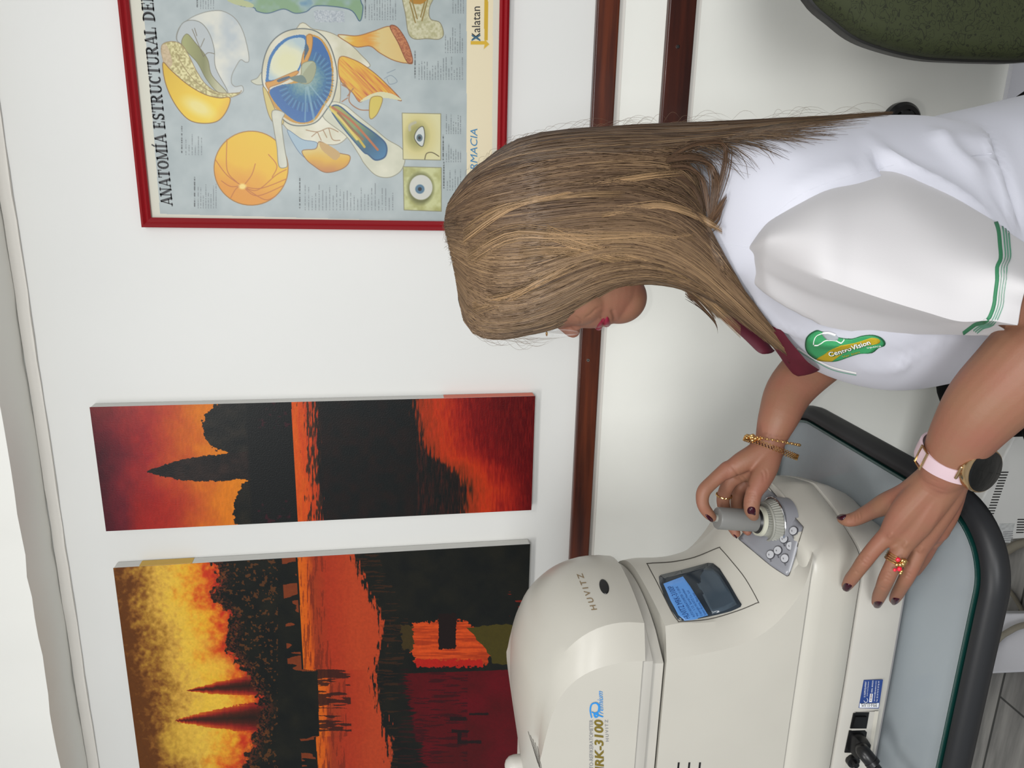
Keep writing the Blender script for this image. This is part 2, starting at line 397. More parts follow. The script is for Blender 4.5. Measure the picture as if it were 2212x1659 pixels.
# plank floor
fl = mat('grey_wood_floor', (160, 157, 152), 0.45, rgb2=(120, 118, 115), noise=(5, 0.3), stretch=(1.0, 9, 1))
nt = fl.node_tree; b_ = nt.nodes['Principled BSDF']; src = b_.inputs['Base Color'].links[0].from_socket
tcn = [x for x in nt.nodes if x.type == 'TEX_COORD'][0]; mp = nt.nodes.new('ShaderNodeMapping'); mp.inputs['Rotation'].default_value = (0, 0, 0)
nt.links.new(tcn.outputs['Object'], mp.inputs[0])
br = nt.nodes.new('ShaderNodeTexBrick'); br.inputs['Scale'].default_value = 1; br.inputs['Brick Width'].default_value = 1.2; br.inputs['Row Height'].default_value = 0.19
br.inputs['Mortar Size'].default_value = 0.003; br.inputs['Color1'].default_value = (1, 1, 1, 1); br.inputs['Color2'].default_value = (0.8, 0.8, 0.8, 1); br.inputs['Mortar'].default_value = (0.12, 0.12, 0.12, 1)
nt.links.new(mp.outputs[0], br.inputs[0]); mx = nt.nodes.new('ShaderNodeMix'); mx.data_type = 'RGBA'; mx.blend_type = 'MULTIPLY'; mx.inputs[0].default_value = 1
nt.links.new(src, mx.inputs[6]); nt.links.new(br.outputs[0], mx.inputs[7]); nt.links.new(mx.outputs[2], b_.inputs['Base Color'])
flo = struct(MB().box(-2.7, 2.7, -1.2, 1.62, -0.05, 0).build('floor', fl, smooth=False))
flo.rotation_euler = (0, 0, math.radians(0))
# the two wooden rails
def rail(name, z0, z1, x0, x1, m, t=0.02):
    mb = MB(); mb.box(x0, x1, W-t, W-0.0005, z0, z1); return struct(mb.build(name, m, bevel=0.003))
rail('trim_4', 0.980, 1.026, -3.1, 2.1, M['wood'], 0.018)
rail('trim_5', 0.822, 0.879, -0.12, 2.1, M['wood2'], 0.018)
def screw(px, py, lab):
    c = P(px, py, W-0.018); t = thing('screw', lab, 'screw', c)
    mb = MB(); mb.tube([c, c-np.array([0, 0.0022, 0])], [0.0042, 0.0034], 20, rnd=False); mb.build('screw_head', M['chrome'], t)
    mb = MB(); mb.box(c[0]-0.0019, c[0]+0.0019, c[1]-0.0026, c[1]-0.0021, c[2]-0.0004, c[2]+0.0004); mb.box(c[0]-0.0004, c[0]+0.0004, c[1]-0.0026, c[1]-0.0021, c[2]-0.0019, c[2]+0.0019)
    mb.build('cross_slot', M['black'], t, smooth=False)
screw(1464, 101, 'small pale screw in the lower dark wooden rail')
screw(1270, 778, 'small dull screw in the long upper wooden rail below the paintings')
# round black fitting on the wall behind her back
c = P(1941, 266, W); t = thing('wall_socket', 'round black wall fitting behind the back of the woman in white', 'wall fitting', c)
mb = MB(); mb.tube([c, c-[0, 0.016, 0], c-[0, 0.024, 0]], [0.043, 0.043, 0.036], 48, rnd=False); mb.build('body', M['black'], t)
mb = MB(); mb.tube([c-[0, 0.0238, 0], c-[0, 0.027, 0]], [0.028, 0.024], 40, rnd=False); mb.build('face_plate', M['darkglass'], t)

# ---------------------------------------------------------------- narrow sunset painting
Yp = W-0.028
def canvas(name, lab, x0, x1, z0, z1, seed):
    t = thing(name, lab, 'painting', ((x0+x1)/2, Yp, z0))
    mb = MB(); mb.box(x0, x1, Yp+0.001, W-0.001, z0, z1); mb.build('stretcher', M['canvas'], t, bevel=0.003, angle=40); return t
def rect_at(Y, px0, py0, px1, py1): a = P(px0, py0, Y); b = P(px1, py1, Y); return a, b
a = P(211, 1012, Yp); b = P(1152, 980, Yp); xl = (P(1152, 1104, Yp)[0]+P(232, 1145, Yp)[0])/2; xr = (P(190, 880, Yp)[0]+P(1152, 855, Yp)[0])/2
t = canvas('painting', 'tall narrow unframed canvas of a dark cypress and trees against a red sunset', xl, xr, b[2], a[2], 3)
p = Painter(xl, xr, b[2], a[2], 0.00095, Yp, (120, 30, 25)); px, py = p.px, p.py
N1 = vnoise(px, py, 0.02, 0.02, 11, 4); N2 = vnoise(px, py, 0.06, 0.05, 5, 3); NS = vnoise(px, py, 0.25, 0.03, 9, 3); NV = vnoise(px, py, 0.35, 0.05, 21, 2)
tt = px+(N1-0.5)*70+(N2-0.5)*26-(py-1000)*0.12
p.A = ramp(tt, [(195, (66, 14, 26)), (265, (104, 22, 34)), (320, (150, 34, 34)), (370, (176, 62, 32)), (415, (192, 88, 28)), (455, (208, 112, 24)), (520, (214, 122, 18))])
p.mix(np.clip((940-py)/60, 0, 1)*np.clip((420-px)/120, 0, 1)*0.35, (178, 78, 62))
p.mix(np.clip((py-1030)/60, 0, 1)*np.clip((430-px)/70, 0, 1)*np.clip((px-270)/30, 0, 1)*0.7, (156, 28, 20))
dk = lambda a, b: ramp(vnoise(px, py, 0.05, 0.05, 31, 3), [(0.2, a), (0.8, b)])
p.poly([(438, 925), (444, 895), (462, 878), (500, 862), (700, 862), (700, 980), (560, 985), (480, 975), (452, 958)], dk((14, 18, 18), (40, 36, 30)), jit=7, seed=2, js=0.16)
p.poly([(505, 1120), (507, 1085), (520, 1050), (560, 1030), (700, 1020), (700, 1160), (540, 1160), (516, 1140)], dk((14, 18, 16), (34, 30, 22)), jit=7, seed=4, js=0.16)
p.poly([(318, 1020), (345, 1008), (385, 995), (440, 985), (500, 979), (560, 975), (700, 970), (700, 1060), (540, 1036), (470, 1040), (400, 1038), (360, 1030)], dk((18, 18, 18), (44, 32, 28)), jit=3.5, seed=6, js=0.2)
p.mix(np.clip((px-528-(py-900)*0.05)/8, 0, 1)*((px < 660)), (15, 18, 18))
p.mix(np.clip((vnoise(px, py, 0.12, 0.12, 77, 2)-0.62)*6, 0, 1)*((px > 545) & (px < 628) & ((py < 925) | (py > 1080)))*0.5, (80, 14, 30))
edge = 629+(py-868)*0.055
bandr = edge+62+(N1-0.5)*30
p.mix((px > edge).astype(float), ramp((px-edge)/60+(NS-0.5)*0.8, [(0, (206, 84, 18)), (0.5, (196, 66, 20)), (1, (150, 44, 22))]))
m = np.clip((px-edge-34+(NV-0.5)*70)/9, 0, 1)*(px > edge+8); p.mix(m, (60, 34, 20))
m = np.clip((px-edge-46+(NV-0.5)*30)/10, 0, 1)*(px > edge); p.mix(m, dk((12, 17, 17), (26, 18, 16)))
bx = np.interp(py, [850, 920, 960, 985, 1010, 1060, 1110], [885, 897, 908, 925, 968, 1000, 992])
m = np.clip((px-bx+(NV-0.5)*34)/12, 0, 1)
p.mix(m, ramp((px-bx)+(NV-0.5)*50+(N1-0.5)*40-np.clip(py-930, 0, 200)*0.0, [(0, (66, 32, 14)), (18, (138, 44, 14)), (60, (178, 48, 14)), (95, (150, 28, 14)), (140, (104, 4, 8)), (250, (76, 2, 6))]))
p.mix(np.clip((px-1040-(py-860)*0.28)/50, 0, 1)*0.75, (80, 0, 6))
p.mix((vnoise(px, py, 0.5, 0.06, 91, 2)-0.4).clip(0, 1)*0.5*(px > 900), (190, 50, 30))
p.A *= (0.93+0.14*vnoise(px, py, 0.3, 0.1, 60, 3))[..., None]
p.finish('painted_front', M['paint'], t)
mb = MB(); mb.box(xr-0.0005, xr+0.0008, Yp+0.003, W-0.004, b[2]+0.002, b[2]+0.2); mb.build('paint_smear', mat('red_smear', (214, 110, 84), 0.5), t, smooth=False)

# ---------------------------------------------------------------- wide autumn landscape painting
z1 = P(243, 1216, Yp)[2]; z0 = P(1145, 1188, Yp)[2]; xr = (P(240, 1213, Yp)[0]+P(1145, 1188, Yp)[0])/2; xl = xr-0.66
t = canvas('painting', 'wide unframed canvas of a yellow sky, black trees and red water', xl, xr, z0, z1, 5)
p = Painter(xl, xr, z0, z1, 0.00105, Yp, (220, 180, 60)); px, py = p.px, p.py
N1 = vnoise(px, py, 0.018, 0.018, 111, 4); N2 = vnoise(px, py, 0.06, 0.06, 15, 3); NV = vnoise(px, py, 0.3, 0.03, 121, 3); NH = vnoise(px, py, 0.03, 0.35, 131, 3)
blot = np.round(vnoise(px+py*0.5, py-px*0.5, 0.11, 0.11, 19, 2)*6)/6
tl = 243+(py-1213)*0.135
tt = (px-tl)+(blot-0.5)*70+(N1-0.5)*50-(py-1213)*0.09
p.A = ramp(tt, [(0, (98, 54, 16)), (24, (132, 82, 30)), (55, (170, 124, 44)), (80, (200, 152, 62)), (115, (224, 180, 66)), (200, (226, 180, 48))])
hor = np.interp(py, [1200, 1240, 1290, 1330, 1360, 1400, 1440, 1480, 1530, 1600, 1659], [452, 470, 455, 500, 492, 486, 520, 545, 565, 545, 520])
tt = (hor-px)+(blot-0.5)*50+(N2-0.5)*46
p.mix(np.clip(1-tt/96, 0, 1)**0.8, ramp(tt, [(-20, (186, 40, 22)), (20, (206, 78, 20)), (60, (224, 128, 24)), (110, (226, 168, 40))]))
for cx, cy, r in [(470, 1440, 24), (475, 1520, 26), (400, 1600, 40), (430, 1390, 22)]:
    p.disc((cx, cy), r*1.4, r, (228, 186, 66), alpha=0.55, soft=18)
def cyp(tip, base, wdt, seed):
    (tx, ty), (bx_, by_) = tip, base; k = (px-tx)/(bx_-tx); cy = ty+(by_-ty)*k; hw = wdt*np.clip(k, 0, 1)**0.75*(1+0.3*(NH-0.5))
    d = np.abs(py-cy+(NV-0.5)*4)/np.maximum(hw, 0.1); m = ((k > 0) & (k < 1.05) & (d < 1)).astype(float)
    p.mix(m*0.95, ramp(d*1.0-k*0.45, [(-0.4, (26, 18, 14)), (0.05, (64, 22, 16)), (0.35, (132, 24, 22)), (0.7, (186, 70, 24)), (1, (214, 120, 34))]))
cyp((403, 1492), (575, 1478), 26, 1); cyp((378, 1557), (570, 1548), 36, 2)
m = np.clip((px-hor+(vnoise(px, py, 0.12, 0.12, 55, 3)-0.5)*40)/4, 0, 1); dkc = ramp(vnoise(px, py, 0.03, 0.03, 41, 3), [(0.2, (12, 16, 14)), (0.8, (26, 26, 18))])
p.mix(m, dkc)
m2 = np.clip(1-np.abs(px-hor-14)/26, 0, 1)*(vnoise(px, py, 0.35, 0.35, 61, 2) > 0.52)*0.7; p.mix(m2, (104, 44, 26))
m2 = ((vnoise(px, py, 0.16, 0.16, 63, 3) > 0.66) & (px > hor) & (px < 600))*0.6; p.mix(m2, (122, 66, 26))
wl = np.interp(py, [1180, 1446, 1449, 1590, 1592, 1700], [641, 656, 686, 690, 682, 690])
m2 = ((vnoise(px, py, 0.02, 0.09, 64, 2) > 0.55) & (px > wl-34) & (px < wl-4) & ((py < 1450) | (py > 1590)))*0.75; p.mix(m2, (150, 62, 24))
p.mix((px > wl).astype(float), ramp((px-wl)+(NV-0.5)*24, [(0, (206, 96, 16)), (16, (200, 84, 18)), (28, (150, 52, 22)), (60, (164, 48, 22)), (120, (176, 62, 28))]))
p.mix(((NV > 0.6) & (px > wl) & (px < wl+60))*0.45, (90, 30, 14))
for y0_, y1_ in [(1446, 1482), (1492, 1530), (1545, 1580)]:
    k = np.clip((px-wl)/70, 0, 1); m = ((py > y0_) & (py < y1_) & (px > wl) & (k < 1))*(vnoise(px, py, 0.03, 0.3, 71+y0_, 2) > 0.38+0.25*k)*0.85; p.mix(m, (46, 20, 14))
be = np.interp(py, [1180, 1230, 1290, 1340, 1400, 1450, 1500, 1560, 1620, 1659], [752, 768, 800, 822, 818, 806, 806, 830, 838, 842])
m = np.clip((px-be+(vnoise(px, py, 0.25, 0.06, 81, 3)-0.5)*50)/5, 0, 1); p.mix(m, dkc*0.9)
m = ((NH > 0.62) & (px > be) & (px < be+60))*0.35; p.mix(m, (104, 46, 16))
rd = np.interp(py, [1360, 1440, 1455, 1520, 1600, 1659], [1300, 1300, 868, 880, 900, 912])
m = np.clip((px-rd+(NH-0.5)*46)/6, 0, 1)*(py > 1436); p.mix(m, ramp(vnoise(px, py, 0.02, 0.02, 85, 3), [(0.2, (92, 0, 12)), (0.8, (74, 4, 8))]))
p.mix(((NH > 0.6) & (py > 1440) & (px > 860) & (px < 1010))*0.55, (34, 8, 12))
p.poly([(890, 1345), (1000, 1340), (1040, 1362), (1060, 1400), (1055, 1436), (900, 1440), (886, 1400)], ramp(NH, [(0.3, (160, 50, 14)), (0.7, (206, 74, 22))]), smooth=False, jit=8, js=0.2)
p.poly([(895, 1425), (1040, 1425), (1046, 1440), (900, 1442)], (170, 26, 14), smooth=False, jit=6, js=0.2)
p.poly([(1010, 1355), (1180, 1345), (1180, 1432), (1062, 1434), (1050, 1400)], (66, 58, 14), smooth=False, jit=6)
p.poly([(947, 1325), (985, 1325), (985, 1402), (947, 1402)], (24, 12, 10), smooth=False, jit=3, js=0.2)
p.poly([(866, 1350), (893, 1352), (893, 1405), (868, 1402)], (58, 46, 18), smooth=False, jit=5, js=0.2)
for q in [[(972, 1548), (1008, 1548), (1008, 1556), (972, 1556)], [(976, 1575), (1015, 1578), (1010, 1584), (976, 1582)], [(988, 1583), (997, 1583), (997, 1606), (988, 1606)], [(988, 1600), (1040, 1600), (1040, 1607), (988, 1607)], [(1012, 1540), (1055, 1540), (1055, 1545), (1012, 1545)]]: p.poly(q, (28, 12, 12), smooth=False, jit=2)
p.mix(((vnoise(px, py, 0.04, 0.16, 97, 2) > 0.66) & (px > 1095) & (py > 1275) & (py < 1350))*0.8, (140, 30, 14))
p.A *= (0.94+0.12*vnoise(px, py, 0.25, 0.25, 60, 3))[..., None]
p.finish('painted_front', M['paint'], t)
pe = P(240, 1213, Yp); mb = MB(); za = P(298, 1205, Yp)[2]; zb = P(413, 1202, Yp)[2]; mb.box(xr-0.0004, xr+0.0008, Yp+0.002, W-0.004, zb, za); mb.build('yellow_edge_paint', mat('yellow_edge', (206, 166, 70), 0.5), t, smooth=False)

# ---------------------------------------------------------------- framed anatomy poster
Yf = W-0.020; x0f = -0.124; x1f = 0.44; z0f = 1.2; z1f = 1.904; fw = 0.0185
t = thing('poster', 'red framed Spanish chart of the structural anatomy of the eye', 'poster', ((x0f+x1f)/2, W, z0f))
def fr(ax0, ax1, az0, az1):
    mb = MB(); prof = [(0, W-0.001), (0, Yf), (0.25, Yf-0.003), (0.5, Yf+0.001), (0.75, Yf-0.0015), (1, Yf+0.002), (1, W-0.001)]
    rings = []
    for (sx, sz) in [(0, 0), (1, 0), (1, 1), (0, 1)]:
        r = []
        for a, y in prof:
            o = fw*a; r.append((ax0+o if sx == 0 else ax1-o, y, az0+o if sz == 0 else az1-o))
        rings.append(r)
    mb.loft(rings, closed=False, loop=True); return mb
fr(x0f, x1f, z0f, z1f).build('frame', M['redframe'], t, angle=25)
Yq = W-0.012
p = Painter(x0f+fw-0.002, x1f-fw+0.002, z0f+fw-0.002, z1f-fw+0.002, 0.00085, Yq, (206, 204, 188)); px, py = p.px, p.py
k = lambda x, y: (230+x/2.458, y/2.458)
K = lambda L_: [k(*q) for q in L_]
def cell(n_): return vnoise(px, py, 0.03, 0.03, n_, 3)
bgm = p.inside([(297, -140), (346, 462), (1004, 480), (1008, 480), (1008, -140)]); p.mix(bgm, ramp(cell(3), [(0.2, (158, 168, 168)), (0.8, (172, 181, 180))]))
p.mix(p.inside([(1008, -140), (1008, 500), (1062, 500), (1066, -140)]), (222, 210, 178))
cream = lambda s_, a=(206, 202, 178), b=(180, 178, 150): ramp(cell(s_), [(0.25, a), (0.75, b)])
DK = (96, 92, 74)
# eyelid and cornea shells
p.poly(K([(375, 215), (385, 150), (440, 100), (500, 72), (560, 58), (620, 60), (680, 95), (722, 160), (748, 250), (757, 320), (738, 330), (712, 318), (684, 360), (666, 400), (664, 440), (684, 460), (720, 456), (722, 490), (660, 512), (600, 470), (520, 330), (450, 230)]), ramp(cell(7), [(0.25, (206, 205, 192)), (0.75, (172, 180, 182))]), edge=((132, 132, 122), 1.6))
p.poly(K([(375, 215), (395, 135), (440, 108), (500, 120), (545, 175), (572, 260), (580, 360), (645, 490), (590, 470), (520, 350), (450, 260)]), (172, 178, 178), edge=((112, 112, 100), 1.4))
p.poly(K([(425, 180), (470, 225), (535, 310), (560, 400), (640, 492), (590, 488), (530, 420), (480, 330), (400, 240)]), ramp(px, [(400, (150, 152, 96)), (440, (120, 122, 74)), (470, (176, 174, 140))]), edge=((98, 92, 54), 1.2))
for ln in [[(455, 155), (490, 240), (515, 300)], [(520, 205), (500, 250)], [(468, 150), (480, 190)], [(515, 300), (540, 280), (572, 285)]]: p.line(K(ln), 1.3, (96, 84, 58))
p.poly(K([(292, 245), (345, 220), (400, 238), (440, 300), (480, 380), (530, 450), (600, 492), (700, 492), (716, 480), (700, 500), (640, 522), (560, 515), (470, 480), (380, 410), (310, 340)]), ramp(vnoise(px, py, 0.28, 0.28, 9, 2), [(0.3, (212, 204, 150)), (0.7, (156, 144, 88))]), edge=((134, 110, 70), 1.4))
p.poly(K([(292, 250), (320, 240), (350, 330), (330, 360), (302, 335)]), (186, 160, 132), alpha=0.7)
p.poly(K([(300, 332), (345, 375), (430, 448), (520, 500), (600, 520), (650, 516), (655, 545), (628, 605), (585, 645), (515, 655), (445, 640), (390, 590), (340, 510), (308, 420)]), ramp(px*0.7+py*0.4, [(310, (206, 168, 26)), (370, (222, 186, 40)), (420, (224, 190, 34)), (450, (212, 152, 26))]), edge=((124, 84, 26), 1.8))
p.disc(k(490, 570), 34, 16, (222, 212, 148), alpha=0.8, soft=16, rot=0.5)
p.line(K([(380, 290), (400, 340), (470, 430), (560, 490), (640, 510)]), 1.5, (140, 120, 70))
# yellow fundus disc
r = p.disc(k(768, 893), 80.5, 80.5, lambda a, b: ramp(b-a*0.3+(cell(12)-0.5)*30, [(120, (218, 178, 20)), (200, (220, 172, 26)), (250, (212, 140, 34))]))
p.line([tuple(np.array(k(768, 893))+80*np.array([math.cos(a), math.sin(a)])) for a in np.linspace(0, 6.3, 50)], 2, (150, 100, 30), smooth=False)
for ln in [[(640, 740), (640, 900), (690, 965), (725, 990)], [(580, 850), (640, 930), (725, 990)], [(725, 990), (800, 1010), (900, 930), (955, 900)], [(725, 990), (820, 1000), (955, 950)], [(725, 990), (800, 1040), (940, 985)], [(660, 1050), (690, 1000), (725, 990)], [(725, 990), (770, 930), (790, 870)], [(740, 1000), (840, 1060), (900, 1040)], [(610, 960), (660, 990), (720, 985)], [(860, 820), (905, 880), (880, 940)]]: p.line(K(ln), 1.8, (176, 100, 30))
p.disc(k(722, 990), 8, 6, (232, 204, 120), soft=4)
# text blocks of fine print
def block(x0, x1, y0, y1, n, seed, head=True):
    r_ = np.random.default_rng(seed)
    for i in range(n):
        x = x0+(x1-x0)*i/max(n-1, 1); L_ = y0+(y1-y0)*(0.1+0.6*r_.random()); p.line([k(x, y1), k(x, L_)], 1.7, (104, 110, 112), smooth=False, alpha=0.75, dash=seed+i)
        p.line([k(x, y1+10), k(x, y1+6)], 1.6, (104, 110, 112), smooth=False, alpha=0.7)
    if head: p.line([k(x0-(x1-x0)/max(n, 2)*1.6, y1), k(x0-(x1-x0)/max(n, 2)*1.6, y0-18)], 2.6, (62, 66, 66), smooth=False, alpha=0.8, dash=seed)
block(422, 505, 690, 812, 6, 1); block(487, 582, 960, 1095, 8, 2); block(1055, 1520, 960, 1105, 26, 3); block(500, 568, -60, 36, 6, 4); block(1395, 1535, -80, 95, 11, 5)
block(1660, 1890, 290, 412, 17, 6); block(1800, 1890, 110, 270, 8, 7, False); block(1805, 1880, 570, 700, 7, 8, False); block(1805, 1880, 730, 850, 7, 9); block(1810, 1880, 880, 1000, 6, 10); block(1840, 1895, -60, 60, 5, 12, False)
block(1575, 1640, -120, -20, 5, 13, False)
# top blue-green section and skull piece
p.poly(K([(640, -40), (700, 25), (780, 40), (800, 60), (860, 70), (940, 48), (1000, 70), (1060, 62), (1120, 30), (1290, 50), (1345, 112), (1362, 40), (1350, 0), (1340, -120), (640, -120)]), ramp(cell(17)+px*0.0008, [(0.7, (92, 132, 158)), (0.85, (140, 162, 160)), (1.1, (122, 152, 116))]), edge=((54, 84, 110), 2))
p.poly(K([(1060, -10), (1280, -5), (1330, -30), (1060, -40)]), (196, 200, 150)); p.poly(K([(690, -10), (775, 20), (770, 40), (690, 25), (640, 0)]), (170, 176, 130))
p.poly(K([(1100, 60), (1130, 52), (1262, 60), (1265, 118), (1110, 118)]), ramp(vnoise(px, py, 0.5, 0.5, 5, 2), [(0.3, (150, 158, 164)), (0.7, (180, 186, 188))]), smooth=False)
p.poly(K([(1575, -80), (1590, 90), (1605, 180), (1640, 208), (1700, 205), (1765, 208), (1790, 180), (1770, 120), (1720, 100), (1715, 40), (1745, -60)]), ramp(vnoise(px, py, 0.2, 0.2, 25, 3), [(0.3, (196, 192, 160)), (0.7, (168, 164, 124))]), edge=((122, 116, 92), 1.6))
p.poly(K([(1600, -60), (1615, 10), (1665, 22), (1700, 0), (1705, -60)]), (168, 120, 40))
for ln in [[(1610, 10), (1640, 120)], [(1622, 0), (1650, 100)], [(1705, 0), (1675, 110)], [(1690, 10), (1668, 90)]]: p.line(K(ln), 2.6, (134, 112, 54))
# horn and tendon strip
p.poly(K([(768, 430), (800, 415), (830, 380), (840, 440), (800, 450)]), (190, 190, 168), edge=((110, 108, 92), 1.2))
# white sclera body
p.poly(K([(1010, 150), (1100, 155), (1200, 178), (1290, 232), (1350, 290), (1400, 350), (1330, 360), (1250, 330), (1240, 540), (1200, 600), (1290, 690), (1240, 760), (1150, 765), (1020, 735), (930, 650), (880, 560)]), cream(31, (214, 210, 190), (192, 188, 160)), edge=((128, 120, 96), 1.4))
p.poly(K([(1230, 185), (1330, 190), (1420, 165), (1500, 140), (1560, 165), (1625, 322), (1590, 335), (1520, 318), (1450, 280), (1400, 245), (1330, 250), (1280, 225)]), ramp(px+(vnoise(px, py, 0.05, 0.4, 33, 2)-0.5)*20, [(740, (206, 196, 150)), (765, (210, 160, 40)), (795, (206, 140, 44)), (820, (204, 182, 120)), (870, (206, 176, 110))]), edge=((140, 84, 30), 1.8))
p.poly(K([(1505, 142), (1545, 145), (1600, 230), (1626, 322), (1596, 328), (1550, 230)]), ramp(vnoise(px, py, 0.4, 0.4, 35, 2), [(0.3, (150, 84, 50)), (0.7, (184, 120, 76))]), edge=((110, 50, 20), 1.4))
p.poly(K([(1238, 305), (1320, 320), (1400, 370), (1470, 430), (1565, 530), (1520, 520), (1450, 495), (1385, 512), (1345, 542), (1305, 490), (1240, 420)]), ramp(vnoise(px-py, px+py, 0.25, 0.02, 37, 2)+(px-760)*0.002, [(0.3, (212, 170, 44)), (0.6, (206, 140, 36)), (0.9, (176, 84, 40))]), edge=((134, 76, 30), 1.6))
p.poly(K([(1345, 542), (1385, 510), (1450, 488), (1520, 500), (1566, 532), (1480, 520), (1400, 525)]), (202, 198, 156))
p.poly(K([(1405, 520), (1465, 520), (1440, 600), (1405, 632), (1395, 600)]), (198, 178, 76), edge=((130, 96, 30), 1.4))
for ln in [[(1250, 450), (1290, 480), (1290, 540), (1340, 580), (1392, 585)], [(1250, 540), (1280, 520)], [(1290, 480), (1260, 440)], [(1310, 470), (1280, 510)]]: p.line(K(ln), 2.2, (150, 100, 60))
# lower muscle and veins
p.poly(K([(960, 690), (1040, 740), (1120, 760), (1110, 830), (1060, 840), (1010, 790)]), (150, 172, 184), edge=((80, 104, 128), 1.2))
p.poly(K([(1040, 800), (1110, 790), (1130, 752), (1180, 775), (1235, 812), (1292, 828), (1280, 875), (1230, 905), (1160, 915), (1100, 880), (1060, 845)]), ramp(py+(cell(41)-0.5)*20, [(310, (206, 196, 150)), (345, (206, 160, 44)), (372, (180, 116, 60))]), edge=((128, 84, 40), 1.6))
p.poly(K([(1130, 755), (1175, 768), (1240, 815), (1215, 850), (1170, 820), (1140, 790)]), (184, 150, 92))
for ln in [[(1060, 690), (1120, 700), (1180, 680), (1230, 700)], [(1120, 700), (1140, 745)], [(1180, 680), (1200, 740), (1240, 745)], [(1090, 725), (1120, 700)], [(1150, 690), (1170, 730)]]: p.line(K(ln), 1.8, (150, 118, 80))
# optic nerve
p.poly(K([(1190, 545), (1260, 555), (1330, 610), (1430, 690), (1490, 740), (1570, 790), (1585, 850), (1560, 910), (1500, 942), (1430, 930), (1370, 870), (1340, 820), (1270, 720), (1150, 620)]), cream(43, (208, 206, 184), (190, 190, 168)), edge=((134, 132, 112), 1.6))
p.poly(K([(1230, 560), (1330, 640), (1440, 720), (1485, 770), (1480, 830), (1430, 850), (1390, 820), (1350, 790), (1200, 600)]), ramp(px+py, [(850, (190, 166, 60)), (1040, (120, 140, 90)), (1110, (34, 84, 110)), (1180, (60, 120, 160))]), edge=((28, 72, 110), 3))
for ln, c_ in [([(1180, 560), (1280, 660), (1370, 780)], (186, 160, 50)), ([(1200, 570), (1310, 650), (1440, 795)], (168, 96, 50)), ([(1230, 600), (1300, 680), (1360, 740)], (130, 90, 50)), ([(1190, 580), (1250, 640), (1330, 740)], (206, 184, 90))]: p.line(K(ln), 5, c_)
# the opened eyeball
p.poly(K([(825, 400), (840, 300), (880, 220), (950, 168), (1040, 152), (1120, 170), (1180, 230), (1215, 330), (1225, 420), (1205, 520), (1170, 580), (1110, 650), (1020, 668), (950, 645), (880, 560), (840, 480)]), ramp(cell(47), [(0.2, (210, 206, 188)), (0.8, (192, 186, 158))]), edge=((74, 84, 84), 2.2))
p.poly(K([(1060, 200), (1100, 185), (1150, 215), (1195, 300), (1205, 400), (1195, 500), (1160, 560), (1100, 645), (1010, 655), (940, 620), (880, 550), (860, 480), (1040, 400)]), (184, 136, 44))
p.poly(K([(1066, 206), (1100, 195), (1145, 225), (1186, 310), (1196, 410), (1185, 490), (1150, 555), (1095, 635), (1020, 648), (945, 600), (885, 530), (868, 480), (930, 450), (1040, 430), (1070, 330)]), ramp(np.hypot(px-k(1060, 420)[0], py-k(1060, 420)[1])+(vnoise(px, py, 0.3, 0.3, 49, 2)-0.5)*16, [(10, (130, 156, 150)), (30, (84, 128, 140)), (44, (40, 100, 140)), (70, (26, 88, 148)), (95, (34, 96, 152))]))
cx, cy = k(1060, 430)
for i, a in enumerate(np.linspace(-1.2, 2.9, 46)):
    p.line([(cx+44*math.cos(a), cy+48*math.sin(a)), (cx+60*math.cos(a), cy+66*math.sin(a))], 1.6, (20, 62, 100) if i % 2 else (110, 150, 170), smooth=False, alpha=0.7)
for a, w_ in [(1.35, 5), (1.6, 3), (0.85, 3)]: p.line([(cx+14*math.cos(a), cy+14*math.sin(a)), (cx+80*math.cos(a), cy+86*math.sin(a))], w_, (140, 170, 180), smooth=False, alpha=0.55)
p.poly(K([(848, 400), (862, 310), (905, 240), (970, 195), (1055, 188), (1062, 250), (1040, 330), (1010, 390), (930, 430), (852, 440)]), (40, 104, 158))
p.poly(K([(862, 400), (876, 318), (915, 255), (975, 208), (1048, 205), (1050, 260), (1030, 335), (1000, 385), (930, 412), (868, 425)]), ramp(np.hypot(px-k(960, 330)[0], py-k(960, 330)[1])+(cell(3)-0.5)*16, [(14, (208, 206, 164)), (34, (206, 206, 176)), (48, (166, 184, 186))]))
for q in [[(1062, 190), (1092, 190), (1090, 260), (1065, 330), (1035, 350), (1042, 290), (1062, 240)], [(845, 440), (880, 430), (950, 400), (1012, 376), (1010, 396), (930, 440), (870, 462), (862, 478)]]: p.poly(K(q), (196, 140, 54), edge=((140, 90, 34), 1.4))
p.poly(K([(1060, 230), (1075, 260), (1058, 300), (1048, 320), (1052, 270)]), (60, 84, 100)); p.poly(K([(905, 425), (960, 405), (975, 412), (920, 436)]), (60, 84, 100))
p.poly(K([(1040, 340), (1095, 325), (1112, 360), (1095, 420), (1062, 445), (1000, 430), (975, 412), (1030, 400)]), (164, 170, 140), edge=((120, 116, 80), 1.4)); p.poly(K([(1040, 400), (1095, 330), (1112, 360), (1095, 420), (1062, 442)]), (146, 150, 118))
p.poly(K([(975, 412), (1040, 400), (1062, 440), (1005, 432)]), (96, 116, 106))
p.poly(K([(830, 470), (850, 480), (900, 590), (940, 640), (925, 665), (885, 650), (855, 590)]), (196, 178, 104), edge=((120, 100, 60), 1.4))
p.poly(K([(880, 590), (945, 600), (930, 650), (945, 780), (960, 870), (948, 890), (915, 880), (905, 780), (890, 690)]), cream(53, (206, 206, 186), (186, 186, 170)), edge=((120, 118, 100), 1.6))
